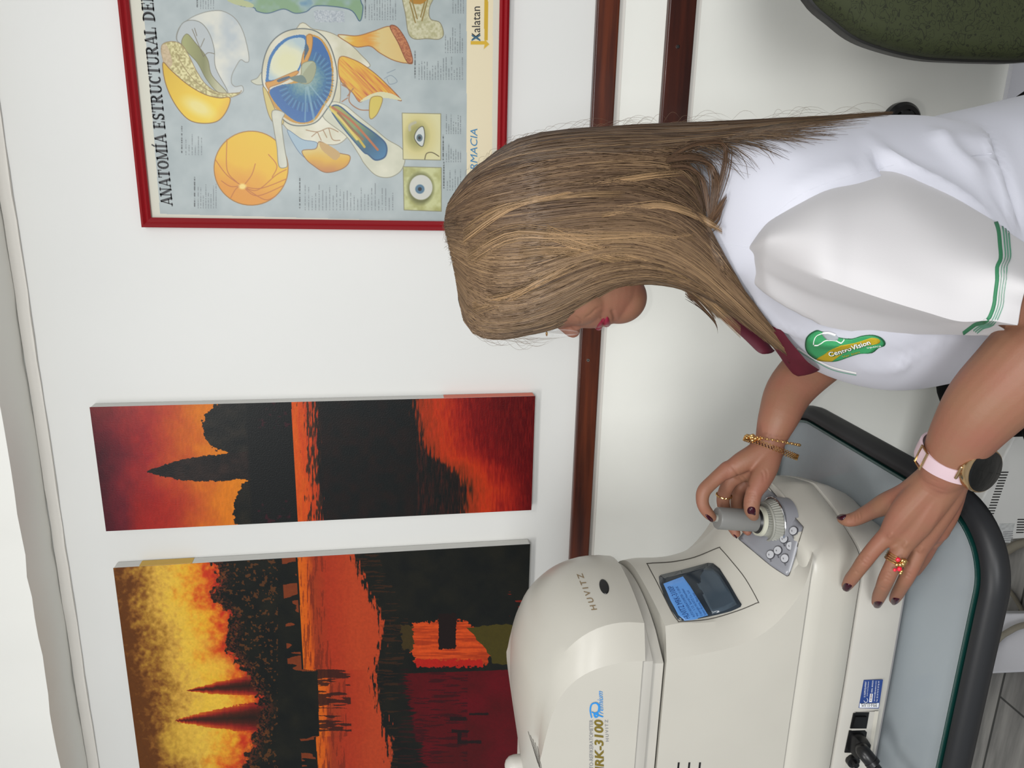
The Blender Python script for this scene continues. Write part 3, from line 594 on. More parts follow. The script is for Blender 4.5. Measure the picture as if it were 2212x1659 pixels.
# two photographs of eyes
p.poly(K([(1570, 600), (1775, 604), (1775, 850), (1575, 846)]), ramp(np.hypot(px-k(1650, 720)[0], (py-k(1650, 720)[1])*0.8), [(14, (150, 146, 84)), (30, (200, 190, 130)), (50, (206, 200, 152))]), smooth=False, edge=((126, 124, 96), 1.6))
p.poly(K([(1635, 730), (1650, 690), (1680, 672), (1690, 720), (1680, 775), (1655, 765)]), (196, 200, 194), edge=((60, 58, 40), 1.6)); p.disc(k(1662, 732), 6.6, 8, (84, 104, 112)); p.disc(k(1662, 732), 3, 3.5, (20, 26, 30))
p.line(K([(1610, 690), (1612, 665), (1640, 650)]), 6, (170, 168, 150), alpha=0.8); p.line(K([(1690, 845), (1700, 815), (1730, 810), (1765, 830)]), 2, (90, 80, 50))
p.poly(K([(1575, 885), (1778, 890), (1778, 1122), (1580, 1115)]), ramp(vnoise(px, py, 0.06, 0.06, 59, 3), [(0.3, (190, 192, 140)), (0.7, (160, 160, 100))]), smooth=False, edge=((126, 124, 96), 1.6))
p.disc(k(1668, 1000), 28, 34, (104, 106, 60), soft=8); p.disc(k(1670, 995), 25, 27, (196, 196, 186), soft=2); p.disc(k(1664, 1004), 10, 10, (78, 112, 134), soft=2); p.disc(k(1664, 1004), 4.2, 4.2, (26, 34, 40))
# arrow band and its short arms
p.poly([(1016, 88), (1016, 97), (1046, 97), (1044, 108), (1058, 96), (1046, 82), (1046, 88)], (206, 168, 50), smooth=False, edge=((214, 206, 180), 1.4)); p.poly([(1046, -140), (1055, -140), (1054, 88), (1046, 86)], (196, 160, 44), smooth=False)
for ln in [[(830, 170), (845, 163), (858, 176), (842, 182), (836, 170)], [(836, 158), (854, 150)]]: p.line(ln, 1.0, (90, 108, 124), alpha=0.8)
p.finish('print', M['print'], t)
# slab serif title, drawn as strokes
G = {  # strokes: (x0,y0,x1,y1,weight) on a 1-high cap; serifs: (xcentre,y,width)
 'A': (0.86, [(0.10, 0, 0.42, 1, .1), (0.42, 1, 0.76, 0, .22), (0.2, .32, 0.62, .32, .09)], [(0.1, 0, .3), (0.74, 0, .38)]),
 'N': (0.86, [(0.14, 0, 0.14, 1, .1), (0.14, 1, 0.7, 0, .22), (0.7, 0, 0.7, 1, .1)], [(0.14, 0, .32), (0.12, 1, .3), (0.7, 1, .32)]),
 'T': (0.78, [(0.39, 0, 0.39, 1, .22), (0.04, .95, 0.74, .95, .1), (0.05, 1, 0.05, .72, .08), (0.73, 1, 0.73, .72, .08)], [(0.39, 0, .42)]),
 'O': (0.84, [], []), 'M': (1.04, [(0.14, 0, 0.14, 1, .1), (0.14, 1, 0.5, .1, .2), (0.5, .1, 0.86, 1, .1), (0.88, 0, 0.88, 1, .22)], [(0.14, 0, .3), (0.12, 1, .3), (0.88, 0, .38), (0.88, 1, .34)]),
 'I': (0.46, [(0.23, 0, 0.23, 1, .22)], [(0.23, 0, .42), (0.23, 1, .42)]), 'E': (0.76, [(0.2, 0, 0.2, 1, .22), (0.1, .95, 0.64, .95, .1), (0.1, .05, 0.68, .05, .1), (0.2, .5, 0.5, .5, .1), (0.64, 1, .64, .74, .08), (0.68, 0, .68, .28, .08), (0.5, .38, .5, .62, .08)], [(0.18, 0, .34), (0.18, 1, .34)]),
 'S': (0.68, [], []), 'R': (0.86, [(0.2, 0, 0.2, 1, .22), (0.4, .5, 0.74, 0.02, .2)], [(0.2, 0, .4), (0.18, 1, .34), (0.76, 0, .22)]),
 'U': (0.86, [], [(0.18, 1, .4), (0.7, 1, .32)]), 'C': (0.78, [], []), 'L': (0.72, [(0.2, 0, 0.2, 1, .22), (0.1, .05, 0.64, .05, .1), (0.64, 0, .64, .34, .08)], [(0.18, 0, .34), (0.2, 1, .42)]),
 'D': (0.86, [(0.2, 0, 0.2, 1, .22)], [(0.2, 0, .36), (0.2, 1, .36)]), 'J': (0.6, [(0.34, .2, .34, 1, .22)], [(0.34, 1, .42)])}
def arc(cx_, cy_, rx, ry, a0, a1, w0, w1, n=18):
    out = []; 
    for i in range(n):
        a = math.radians(a0+(a1-a0)*i/n); b = math.radians(a0+(a1-a0)*(i+1)/n); f = abs(math.cos((a+b)/2)); wt = w1+(w0-w1)*f
        out.append((cx_+rx*math.cos(a), cy_+ry*math.sin(a), cx_+rx*math.cos(b), cy_+ry*math.sin(b), wt))
    return out
EX = {'O': arc(.42, .5, .31, .45, 0, 360, .22, .09), 'S': arc(.34, .74, .2, .22, 20, 270, .17, .12, 14)+arc(.34, .27, .22, .23, 90, -160, .2, .12, 14)+[(.55, .75, .55, 1, .07), (.11, 0, .11, .3, .07)],
 'R': arc(.38, .75, .26, .22, 90, -90, .2, .09, 12)+[(.2, .96, .4, .96, .09), (.2, .52, .4, .52, .09)], 'U': arc(.44, .3, .26, .26, 180, 360, .18, .1, 14)+[(.18, .3, .18, 1, .22), (.7, .3, .7, 1, .09)],
 'C': arc(.42, .5, .31, .45, 50, 310, .22, .1)+[(.64, .72, .64, 1, .07)], 'D': arc(.36, .5, .38, .44, 90, -90, .22, .09, 16)+[(.2, .95, .36, .95, .09), (.2, .05, .36, .05, .09)], 'J': arc(.2, .2, .14, .16, 0, -180, .16, .1, 10)}
def slab(txt, pa, pb, zc, name):
    mb = MB(); tot = 0
    for ch in txt: tot += 0.44 if ch == ' ' else G[{'Í': 'I'}.get(ch, ch)][0]+0.05
    s = 1.0; xa, xb = pa[0], pb[0]; sx = (xb-xa)/tot; hz = zc; x = xa; z = pa[2]; y = Yq-0.0006
    def seg(a):
        x0, y0, x1, y1, wt = a; p0 = np.array([x+x0*sx, z+y0*hz]); p1 = np.array([x+x1*sx, z+y1*hz]); d = p1-p0; d /= np.linalg.norm(d)+1e-9; nn = np.array([-d[1], d[0]])*wt*sx/2; e = d*0.02*sx
        q = [p0+nn-e, p0-nn-e, p1-nn+e, p1+nn+e]; mb.add([(u[0], y, u[1]) for u in q], [(0, 1, 2, 3)])
    for ch in txt:
        if ch == ' ': x += 0.44*sx; continue
        g = G[{'Í': 'I'}.get(ch, ch)]
        for a in g[1]+EX.get({'Í': 'I'}.get(ch, ch), []): seg(a)
        for (sc, sy_, sw) in g[2]: yy = 0.045 if sy_ == 0 else 0.955; seg((sc-sw/2, yy, sc+sw/2, yy, .1))
        if ch == 'Í': seg((.2, 1.08, .36, 1.3, .14))
        x += (g[0]+0.05)*sx
    return mb.build(name, M['ink'], t, smooth=False, fix=False)
A0 = P(373, 444, Yq); A1 = P(334, 222, Yq); pD = P(327, 36, Yq)   # foot of first A, of the first letter after the gap, of the D
slab('ANATOMÍA ESTRUCTURAL DEL OJO', A0, A0+(pD-A0)*(28.0/21.55)*0.985, 0.0205, 'title_lettering')
text_on('Xalatan', (1037, 88), (0, -74), (-19, 0), Yq-0.0008, M['ink'], 'drug_lettering', t, off=0.0002)
text_on('X', (1037, 89), (0, -15), (-19, 0), Yq-0.0012, M['xblue'], 'drug_initial', t, off=0.0002, bold=0.02)
text_on('PHARMACIA', (1031, 352+62), (0, -136), (-16, 0), Yq-0.0008, M['mblue'], 'maker_lettering', t, off=0.0002, shear=0.2)

# ================================================================ INSTRUMENT TABLE
TZ = 0.80
def rrect(x0, x1, y0, y1, r, n=14):
    out = []
    for (cx_, cy_, a0) in [(x1-r, y0+r, -90), (x1-r, y1-r, 0), (x0+r, y1-r, 90), (x0+r, y0+r, 180)]:
        for i in range(n+1): a = math.radians(a0+90*i/n); out.append((cx_+r*math.cos(a), cy_+r*math.sin(a)))
    return out
tb = thing('instrument_table', 'white pedestal table with charcoal rubber rim and glass top under the eye testing machine', 'table', (-0.86, 0.83, 0))
def tring(off, z): return [(x, y, z) for x, y in rrect(-1.38+off, -0.345-off, 0.640+off, 1.13-off, max(0.10-off, 0.01))]
mb = MB(); mb.loft([tring(0.05, TZ-0.030), tring(0.010, TZ-0.029), tring(0.002, TZ-0.023), tring(0.0, TZ-0.014), tring(0.003, TZ-0.005), tring(0.009, TZ-0.001), tring(0.013, TZ+0.001), tring(0.019, TZ+0.0), tring(0.0225, TZ-0.006), tring(0.04, TZ-0.008)])
mb.build('rim', M['bumper'], tb, angle=50)
mb = MB(); mb.loft([tring(0.0245, TZ-0.0075), tring(0.0245, TZ-0.005)]); mb.build('tabletop', M['tabletop'], tb, smooth=False)
mb = MB(); mb.cur = 0; mb.loft([tring(0.0235, TZ-0.0045), tring(0.0235, TZ+0.0005), tring(0.0245, TZ+0.0012)])
mb.cur = 1; mb.loft([tring(0.0228, TZ-0.0045), tring(0.0228, TZ+0.0008), tring(0.0258, TZ+0.0014), tring(0.0264, TZ+0.0012)], cap=False)
mb.build('glass_top', [M['glass'], M['glassedge']], tb, smooth=False, fix=False)
mb = MB(); mb.tube([(-0.98, 0.86, 0.1), (-0.98, 0.86, TZ-0.034)], [0.045, 0.045], 24, rnd=False); mb.build('column', M['white_glossy'], tb)
fp = [PZ(x, y, 0.1) for x, y in [(2050, 1325), (2290, 1325), (2290, 1448), (2050, 1459)]]
mb = MB(); mb.prism([q*[1, 1, 0]+[0, 0, 0.012] for q in fp], fp); mb.build('foot', M['white_glossy'], tb, bevel=0.004)

# ================================================================ AUTO REFRACTOMETER
dv = thing('autorefractor', 'off-white eye testing machine with a blue screen, its joystick gripped by the woman', 'eye testing machine', (-0.72, 0.885, TZ))
Y0, Y1, YI = 0.755, 1.015, 0.782; YC = 0.885; XB = -1.06
def resamp(pts, n):
    pts = np.array(pts, float); d = np.r_[0, np.cumsum(np.linalg.norm(np.diff(pts, axis=0), axis=1))]; t = np.linspace(0, d[-1], n)
    return np.stack([np.interp(t, d, pts[:, i]) for i in range(pts.shape[1])], 1)
def hood(inner, outer, bow, zb, name, n=44, m=14, xb=XB, back=None):
    """profile hood: inner/outer are traced edges of the bevel on the camera side; mirrored about YC, bowed across"""
    I = resamp(cr([P(x, y, YI) for x, y in inner], 6), n); Oo = resamp(cr([P(x, y, Y0) for x, y in outer], 6), n); rings = []
    for k_ in range(n):
        t = k_/(n-1); b = bow(t); r = []
        e = (Oo[k_]+I[k_])/2+np.array([0, -0.0022, 0.0])
        r += [Oo[k_], Oo[k_]*0.75+I[k_]*0.25-[0, 0.0004, 0], Oo[k_]*0.5+I[k_]*0.5-[0, 0.0006, 0], Oo[k_]*0.25+I[k_]*0.75-[0, 0.0004, 0]]
        for j in range(m+1):
            s = -1+2*j/m; q = I[k_].copy(); q[1] = YC+(YC-YI)*s; r.append(q+b*(1-s*s)-np.array([0.030*max(0, s)**2, 0, 0]))
        for q in [r[3], r[2], r[1], r[0]]: q2 = np.array(q, float).copy(); q2[1] = 2*YC-q2[1]; q2[0] -= 0.03; r.append(q2)
        rings.append(r)
    mb = MB(); mb.loft(rings, closed=False, cap=False)
    for y in (0, 1):
        o = [(q[0], q[1]) for q in ([r[0] for r in rings] if y == 0 else [r[-1] for r in rings])]
        prof = [r[0] if y == 0 else r[-1] for r in rings]; yy = prof[0][1]
        poly = [tuple(q) for q in prof]; mb.add(poly+[(xb, yy, prof[-1][2]), (xb, yy, zb), (prof[0][0], yy, zb)], [tuple(range(len(poly)+3))])
    last = rings[-1]; first = rings[0]
    mb.add([tuple(q) for q in last]+[(xb, q[1], q[2]) for q in last], [(i, i+1, len(last)+i+1, len(last)+i) for i in range(len(last)-1)])
    mb.add([tuple(q) for q in first]+[(q[0], q[1], zb) for q in first], [(i, i+1, len(first)+i+1, len(first)+i) for i in range(len(first)-1)])
    mb.add([tuple(q) for q in [first[0]]] , [])
    bt = [(q[0], q[1], zb) for q in first]+[(xb, 2*YC-Y0, zb), (xb, Y0, zb)]; mb.add(bt, [tuple(range(len(bt)))])
    return mb.build(name, M['plastic'], dv, angle=16), rings
hi = [(1392, 1346), (1352, 1344), (1312, 1350), (1272, 1366), (1237, 1391), (1206, 1425), (1186, 1465), (1172, 1510), (1165, 1560), (1163, 1610), (1166, 1662), (1192, 1860)]
ho = [(1394, 1428), (1352, 1430), (1312, 1438), (1277, 1450), (1246, 1468), (1221, 1492), (1203, 1520), (1190, 1552), (1180, 1588), (1172, 1622), (1168, 1666), (1194, 1862)]
head, _ = hood(hi, ho, lambda t: np.array([0.018*max(0, 1-t*1.6)+0.004, 0, 0.0+0.014*min(1, t*2.4)]), P(1392, 1390, Y0)[2], 'head_housing')
bi = [(1437, 1352), (1470, 1346), (1520, 1345), (1560, 1340), (1600, 1328), (1640, 1306), (1670, 1280), (1700, 1248), (1722, 1222), (1740, 1201), (1754, 1186)]
bo = [(1440, 1428), (1470, 1422), (1520, 1412), (1560, 1404), (1600, 1392), (1640, 1374), (1675, 1348), (1705, 1316), (1728, 1284), (1744, 1250), (1757, 1200)]
I = resamp(cr([P(x, y, YI) for x, y in bi], 6), 50); Oo = resamp(cr([P(x, y, Y0) for x, y in bo], 6), 50); rings = []; mm = 16
for k_ in range(50):
    t = k_/49; b = np.array([0.018+0.026*t*t, 0, 0.004]); r = []
    Ok, Ik = Oo[k_], I[k_]; f = 1-t**4*0.9
    r += [Ok, Ok*0.75+Ik*0.25-[0, 0.0004*f, 0], Ok*0.5+Ik*0.5-[0, 0.0006*f, 0], Ok*0.25+Ik*0.75-[0, 0.0004*f, 0]]
    for j in range(mm+1):
        s = -1+2*j/mm; q = Ik.copy(); q[1] = YC+(YC-YI)*s; r.append(q+b*(1-s*s)-np.array([0.030*max(0, s)**2, 0, 0]))
    for q in [r[3], r[2], r[1], r[0]]: q2 = np.array(q, float).copy(); q2[1] = 2*YC-q2[1]; q2[0] -= 0.03; r.append(q2)
    rings.append(r)
mb = MB(); mb.loft(rings, closed=False, cap=False); zr = 0.944
for y in (0, -1):
    prof = [tuple(r[y]) for r in rings]; yy = prof[0][1]; mb.add(prof+[(XB, yy, min(prof[-1][2], zr)), (XB, yy, prof[0][2])], [tuple(range(len(prof)+2))])
f0 = rings[0]; mb.add([tuple(q) for q in f0]+[(XB, q[1], q[2]) for q in f0], [(i, i+1, len(f0)+i+1, len(f0)+i) for i in range(len(f0)-1)])
body = mb.build('body_housing', M['plastic'], dv, angle=16)
# neck plates in the gap between head and body
zt = P(1437, 1428, Y0)[2]; zh = P(1394, 1428, Y0)[2]
def plan(xs, xf, y0, y1, c, bow, z, n=16):
    r = [(XB, y0, z), (xs, y0, z)]
    for j in range(n+1): s = -1+2*j/n; r.append((xf+bow*(1-s*s), (y0+y1)/2+((y1-y0)/2-c)*s, z))
    return r+[(xs, y1, z), (XB, y1, z)]
g = zh-zt
mb = MB(); mb.loft([plan(-0.572, -0.546, Y0+0.004, Y1-0.004, 0.035, 0.022, zh-g*0.45), plan(-0.570, -0.545, Y0+0.002, Y1-0.002, 0.036, 0.024, zh-g*0.1), plan(-0.570, -0.545, Y0+0.002, Y1-0.002, 0.036, 0.024, zh+0.002)]); mb.build('head_skirt', M['plastic2'], dv, angle=24)
mb = MB(); mb.loft([plan(-0.580, -0.556, Y0+0.009, Y1-0.009, 0.034, 0.022, zt-0.002), plan(-0.578, -0.554, Y0+0.008, Y1-0.008, 0.034, 0.022, zh-g*0.42)]); mb.build('neck_plate', M['plastic2'], dv, angle=24)
# lower housing with the bowed front
def low(z, off, dx=0.0, bulge=0.0):
    r = [(XB, Y0-off, z), (-0.80, Y0-off-bulge*0.3, z), (-0.62, Y0-off-bulge*0.5, z)]
    fr_ = [(-0.505, 0.7565), (-0.468, 0.7575), (-0.446, 0.768), (-0.431, 0.797), (-0.418, 0.833), (-0.4075, 0.875), (-0.406, 0.885)]
    fr2 = fr_+[(x, 2*YC-y) for x, y in fr_[::-1][1:]]
    for x, y in cr(fr2, 4):
        nx = max(0, 1-abs(y-YC)/0.13); ny = (y-YC)/0.13; r.append((x-dx*min(1, nx*1.5)+off*(0.35+0.65*min(1, nx*1.6)), y+off*max(-1, min(1, ny*1.2))*(1 if abs(ny) > 0.4 else 0.6), z))
    return r+[(-0.62, 2*YC-Y0+off, z), (-0.80, 2*YC-Y0+off, z), (XB, 2*YC-Y0+off, z)]
mb = MB(); mb.loft([low(0.8775, 0.0005), low(0.879, 0.0016), low(0.90, 0.0035), low(0.925, 0.0035), low(0.936, 0.002), low(0.942, -0.001), low(0.9455, -0.006), low(0.9465, -0.014)])
lower = mb.build('lower_housing', M['plastic'], dv, angle=40)
mb = MB(); mb.loft([low(0.8738, -0.0035), low(0.8777, -0.0035)]); mb.build('seam', M['groove'], dv, smooth=False)
# base tray
BZ = TZ+0.0016
mb = MB(); mb.loft([low(BZ+0.010, -0.001, 0.024), low(BZ+0.022, 0.0015, 0.018), low(0.85, 0.003, 0.007), low(0.868, 0.002, 0.001), low(0.8728, 0.001), low(0.874, -0.001)]); base = mb.build('base_tray', M['plastic2'], dv, angle=40)
mb = MB(); mb.loft([low(BZ+0.0002, -0.010, 0.026), low(BZ+0.0105, -0.010, 0.026)]); mb.build('base_plinth', mat('plinth_grey', (150, 148, 148), 0.6), dv, smooth=False)
BODY = bvh_of(body, lower, base); HEAD = bvh_of(head)
# screen bezel, glass and the lit text area
bz = [(1402, 1217), (1450, 1214), (1500, 1204), (1550, 1184), (1557, 1186), (1580, 1212), (1610, 1250), (1637, 1298), (1634, 1303), (1590, 1321), (1530, 1338), (1470, 1343), (1465, 1342), (1450, 1320), (1420, 1260), (1400, 1222)]
strip(BODY, cr(bz, 4, True), 1.9, 0.0007, M['groove'], 'bezel_groove', dv, closed=True)
gl = [(1423, 1247), (1428, 1243), (1470, 1233), (1530, 1217), (1541, 1218), (1555, 1229), (1575, 1260), (1595, 1295), (1602, 1306), (1600, 1311), (1580, 1320), (1540, 1330), (1500, 1338), (1474, 1341), (1464, 1338), (1450, 1318), (1434, 1286), (1425, 1262)]
scr = patch(BODY, gl, 0.0012, M['glassblack'], 'screen', dv)
lit = patch(BODY, [(1433, 1263), (1475, 1247.5), (1490, 1268), (1510, 1300), (1529, 1331), (1500, 1338.5), (1478, 1341), (1465, 1330), (1448, 1298)], 0.0018, M['screen'], 'lit_display', scr)
rv = np.array([-27., -66.]); 
patch(BODY, [(1491, 1233), (1515, 1226), (1541, 1228), (1556, 1244), (1576, 1276), (1592, 1307), (1566, 1320), (1539, 1328), (1524, 1300), (1506, 1264)], 0.0016, mat('pale_screen_patch', (58, 70, 80), 0.15), 'pale_screen_patch', scr)  # flat blue-grey patch, paler than the screen glass under it
text_on('HUVITZ MRK-3100P', (1490, 1337), (-38, -70), (-12, 4), BODY, M['screentext'], 'screen_heading', scr, off=0.0022)
for i, s_ in enumerate(['AUTO REF/KERATOMETER  V1.00.0E', 'Ver : 1.12  Serial Number', 'Copyright HUVITZ Co., Ltd', 'System Booting  Please wait']):
    text_on(s_, (1501+8*i, 1335-1.5*i), (-38+4*i, -66+6*i), (-5, 1.7), BODY, M['screentext'], 'screen_line', scr, off=0.0022)
# key panel
kp = [(1597, 1163), (1606, 1152), (1622, 1105), (1637, 1068), (1652, 1048), (1657, 1049), (1680, 1075), (1705, 1105), (1732, 1136), (1734, 1143), (1724, 1180), (1707, 1238), (1702, 1244), (1697, 1243), (1665, 1222), (1630, 1193), (1601, 1169)]
kpan = patch(BODY, kp, 0.0012, M['panelgrey'], 'key_panel', dv, rings=6)
strip(BODY, cr(kp, 3, True), 1.2, 0.0016, M['groove'], 'panel_edge', kpan, closed=True)
for i, (x, y) in enumerate([(1701, 1132), (1716, 1148), (1695, 1165), (1709, 1180), (1682, 1190), (1697, 1207), (1666, 1199), (1640, 1077)]):
    c, n_ = hit(BODY, x, y, 0.0013); mb = MB(); mb.tube([c, c+n_*0.0014], [0.0062, 0.0058], 24, rnd=False); bt = mb.build('key', M['dark_ink'], kpan)
    mb = MB(); mb.tube([c+n_*0.0014, c+n_*0.0021], [0.0052, 0.0048], 24, rnd=False); mb.build('key_cap', M['stickerw'] if False else mat('key_cap_grey', (172, 173, 176), 0.4), kpan)
    mb = MB(); h1, _ = hit(BODY, x-1.5, y+1.5, 0.0038); mb.tube([h1+np.array([0.001, 0, 0.0006]), h1-np.array([0.001, 0, 0.0002])], [0.0004, 0.0004], 6); mb.build('key_symbol', M['dark_ink'], kpan)
    if i < 7: text_on('▬▬' if False else ['PRINT', 'LIGHT', 'MENU', 'IOL', 'MODE', 'VD', 'TGT'][i], (x+3, y+15.5), (-2.5, -7.5), (-3.2, 0.8), BODY, M['dark_ink'], 'key_lettering', kpan, off=0.0019, bold=0.02)
# joystick
jp0 = hit(BODY, 1668, 1127)[0]+np.array([0, 0, 0.002]); jx, jy, jz = jp0; jt = P(1548, 1119, jp0[1]); L_ = jt[2]-jz
jdir = (jt-jp0)/L_
def JP(h): return jp0+jdir*h
def ribbed(z0, z1, r0, r1, n, dep, name, m, par):
    mb = MB(); N = n*4; rg = []
    for (z, r) in [(z0, r0-0.002), (z0+0.0008, r0), ((z0+z1)/2, (r0+r1)/2), (z1-0.001, r1), (z1, r1-0.001)]:
        c = JP(z); rg.append([(c[0]+(r-(dep if (i//2) % 2 else 0))*math.cos(2*math.pi*i/N), c[1]+(r-(dep if (i//2) % 2 else 0))*math.sin(2*math.pi*i/N), c[2]) for i in range(N)])
    mb.loft(rg); return mb.build(name, m, par, angle=30)
def JT(a, b, ra, rb, name, m, par, n=48):
    mb = MB(); mb.tube([JP(a), JP(b)], [ra, rb], n, rnd=False, flat=((0, 1, 0), 1.0)); return mb.build(name, m, par)
JT(-0.020, -0.0030, 0.0335, 0.0335, 'dial_seat', M['panelgrey'], dv, 64)
mb = MB(); mb.tube([JP(-0.003)+[0.0320*math.cos(a), 0.0320*math.sin(a), 0] for a in np.linspace(0, 2*math.pi, 64, endpoint=False)], 0.0011, 8, closed=True); mb.build('chrome_ring', M['chrome'], dv)
ribbed(-0.004, 0.0075, 0.0305, 0.0262, 46, 0.0013, 'ribbed_dial', M['joyring'], dv)
mb = MB(); mb.tube([JP(0.0078)+[0.0245*math.cos(a), 0.0245*math.sin(a), 0] for a in np.linspace(0, 2*math.pi, 64, endpoint=False)], 0.0016, 8, closed=True); mb.build('dial_lip', M['joyring'], dv)
js = ribbed(0.003, 0.0145, 0.0196, 0.0192, 36, 0.0011, 'joystick', M['joyring'], dv)
JT(0.0145, 0.0195, 0.0198, 0.0190, 'joystick_collar', mat('pale_collar', (176, 176, 160), 0.4), js)
JT(0.0195, 0.0225, 0.0165, 0.0150, 'joystick_neck', M['black'], js)
mb = MB(); mb.tube([JP(0.0205), JP(0.0225), JP(L_-0.0025), JP(L_-0.0006), JP(L_)], [0.0138, 0.0144, 0.0144, 0.0136, 0.0116], 44, rnd=False); mb.build('joystick_grip', M['joy'], js)
mb = MB(); mb.tube([JP(L_-0.001), JP(L_+0.0025), JP(L_+0.0035)], [0.0052, 0.005, 0.0035], 24, rnd=False); mb.build('joystick_button', M['joyring'], js)
# lettering and logo
text_on('HUVITZ', (1290, 1317), (-32, -78), (-13, 1.5), HEAD, M['brown_ink'], 'maker_lettering', dv, off=0.0005, spacing=1.5, bold=0.01)
ov = [(1305+math.cos(a)*9.5*math.cos(0.35)-math.sin(a)*16*math.sin(-0.35), 1268+math.cos(a)*9.5*math.sin(-0.35)*-1*-1+math.sin(a)*16*math.cos(0.35)) for a in np.linspace(0, 2*math.pi, 28, endpoint=False)]
patch(HEAD, ov, 0.0012, M['black'], 'oval_badge', dv)
YS = Y0-0.0002
text_on('AUTO-REF/KERATOMETER', (1281, 1676), (0, -121), (-8.5, 0), YS, M['grey_ink'], 'type_lettering', dv, off=0.0004)
text_on('HRK-3100', (1304, 1677), (-2, -122), (-19, 0), YS, M['gold_ink'], 'model_lettering', dv, off=0.0004, shear=0.12, bold=0.03)
text_on('HUVITZ', (1315, 1602), (-2, -47), (-7, 0), YS, M['grey_ink'], 'small_lettering', dv, off=0.0004, spacing=1.4)
text_on('remium', (1303, 1543), (-1, -50), (-13, 0), YS, M['blue_ink'], 'script_lettering', dv, off=0.0004, shear=0.45)
mb = MB()
def ribbon(mb, pts, wd, y):
    L_ = [P(x, y_, y) for x, y_ in cr(pts, 6)]
    vs = []
    for i, q in enumerate(L_):
        t = L_[min(i+1, len(L_)-1)]-L_[max(i-1, 0)]; t /= np.linalg.norm(t); nn = np.array([-t[2], 0, t[0]])*wd/2*(0.6+0.4*math.sin(math.pi*i/(len(L_)-1))); vs += [q-nn, q+nn]
    mb.add(vs, [(2*i, 2*i+2, 2*i+3, 2*i+1) for i in range(len(L_)-1)])
ribbon(mb, [(1303, 1549), (1290, 1544), (1278, 1538)], 0.0022, YS-0.0005); ribbon(mb, [(1278, 1551), (1275, 1535), (1278, 1522), (1288, 1519), (1294, 1526), (1292, 1538), (1284, 1542), (1286, 1549), (1291, 1548), (1292, 1541)], 0.0024, YS-0.0006)
mb.build('script_initial', M['blue_ink'], dv, smooth=False, fix=False)
# vents, head grooves, head rest post
for i, x in enumerate((1466, 1489, 1512)):
    a = P(x, 1647, YS); mb = MB(); mb.box(a[0]-0.09, a[0], YS-0.0006, YS+0.001, a[2]-0.0011, a[2]+0.0011); mb.build('vent_slot', M['black'], dv, smooth=False)
for i in range(5):
    strip(HEAD, [(1141+5*i+j*1.1*(1-i*0.1), 1580+8*i+j*3.6) for j in range(20)], 1.0, 0.0004, M['groove'], 'top_groove', dv)
c = P(1122, 1659, YC); mb = MB(); mb.tube([(c[0]-0.012, YC+0.02, c[2]-0.03), (c[0]-0.012, YC+0.02, c[2]+0.004)], [0.014, 0.014], 20); mb.build('rest_post', M['plastic2'], dv)
# sticker
YB = Y0-0.0034
def quad_px(pts, Y, th, m, name, par):
    a = [P(x, y, Y) for x, y in pts]; mb = MB(); mb.prism([q-[0, th, 0] for q in a], [q+[0, 0.0003, 0] for q in a]); return mb.build(name, m, par, smooth=False)
stk = quad_px([(1866, 1469), (1907, 1468), (1898, 1530), (1855, 1529)], YB, 0.0004, M['sticker'], 'warranty_sticker', dv)
quad_px([(1857, 1519), (1898, 1518), (1897, 1528), (1856, 1528)], YB, 0.0006, M['stickerw'], 'white_band', stk)
text_on('SELLO DE', (1895, 1523.6), (-34, -0.3), (0, 3.4), YB-0.0006, M['ink'], 'sticker_lettering', stk, off=0.0002, bold=0.02)
text_on('GARANTIA', (1895, 1519), (-36, -0.3), (0, 3.4), YB-0.0006, M['ink'], 'sticker_lettering', stk, off=0.0002, bold=0.02)
text_on('U.I. ELEME EQUIPMENT', (1869, 1506), (3, -34), (-3.6, 0), YB-0.0004, M['stickerw'], 'sticker_lettering', stk, off=0.0002)
text_on('Servicio Tecnico Especializado', (1874, 1504), (3, -32), (-2.2, 0), YB-0.0004, M['stickerw'], 'sticker_lettering', stk, off=0.0002)
text_on('SERIAL  REVISION', (1884.5, 1496), (2.5, -26), (-3, 0), YB-0.0004, M['stickerw'], 'sticker_lettering', stk, off=0.0002)
text_on('servicio@equipos.com', (1889.5, 1515), (4, -44), (-2.6, 0), YB-0.0004, M['stickerw'], 'sticker_lettering', stk, off=0.0002)
text_on('Tel. 55 34 72 91 57 56 97', (1895.5, 1516), (4.5, -45), (-3, 0), YB-0.0004, M['stickerw'], 'sticker_lettering', stk, off=0.0002)
quad_px([(1879, 1498), (1885, 1498), (1883, 1516), (1877, 1516)], YB, 0.0006, M['stickerw'], 'serial_box', stk)
text_on('A-8058', (1882.2, 1514.5), (1.6, -15), (-3.2, 0), YB-0.0006, M['maroon'], 'sticker_lettering', stk, off=0.0002, bold=0.02)
ribbon_m = MB(); ribbon(ribbon_m, [(1866, 1513), (1868, 1516.5), (1872, 1517), (1874.5, 1513), (1872.5, 1508)], 0.0007, YB-0.0006); ribbon_m.build('sticker_emblem', M['stickerw'], stk, smooth=False, fix=False)
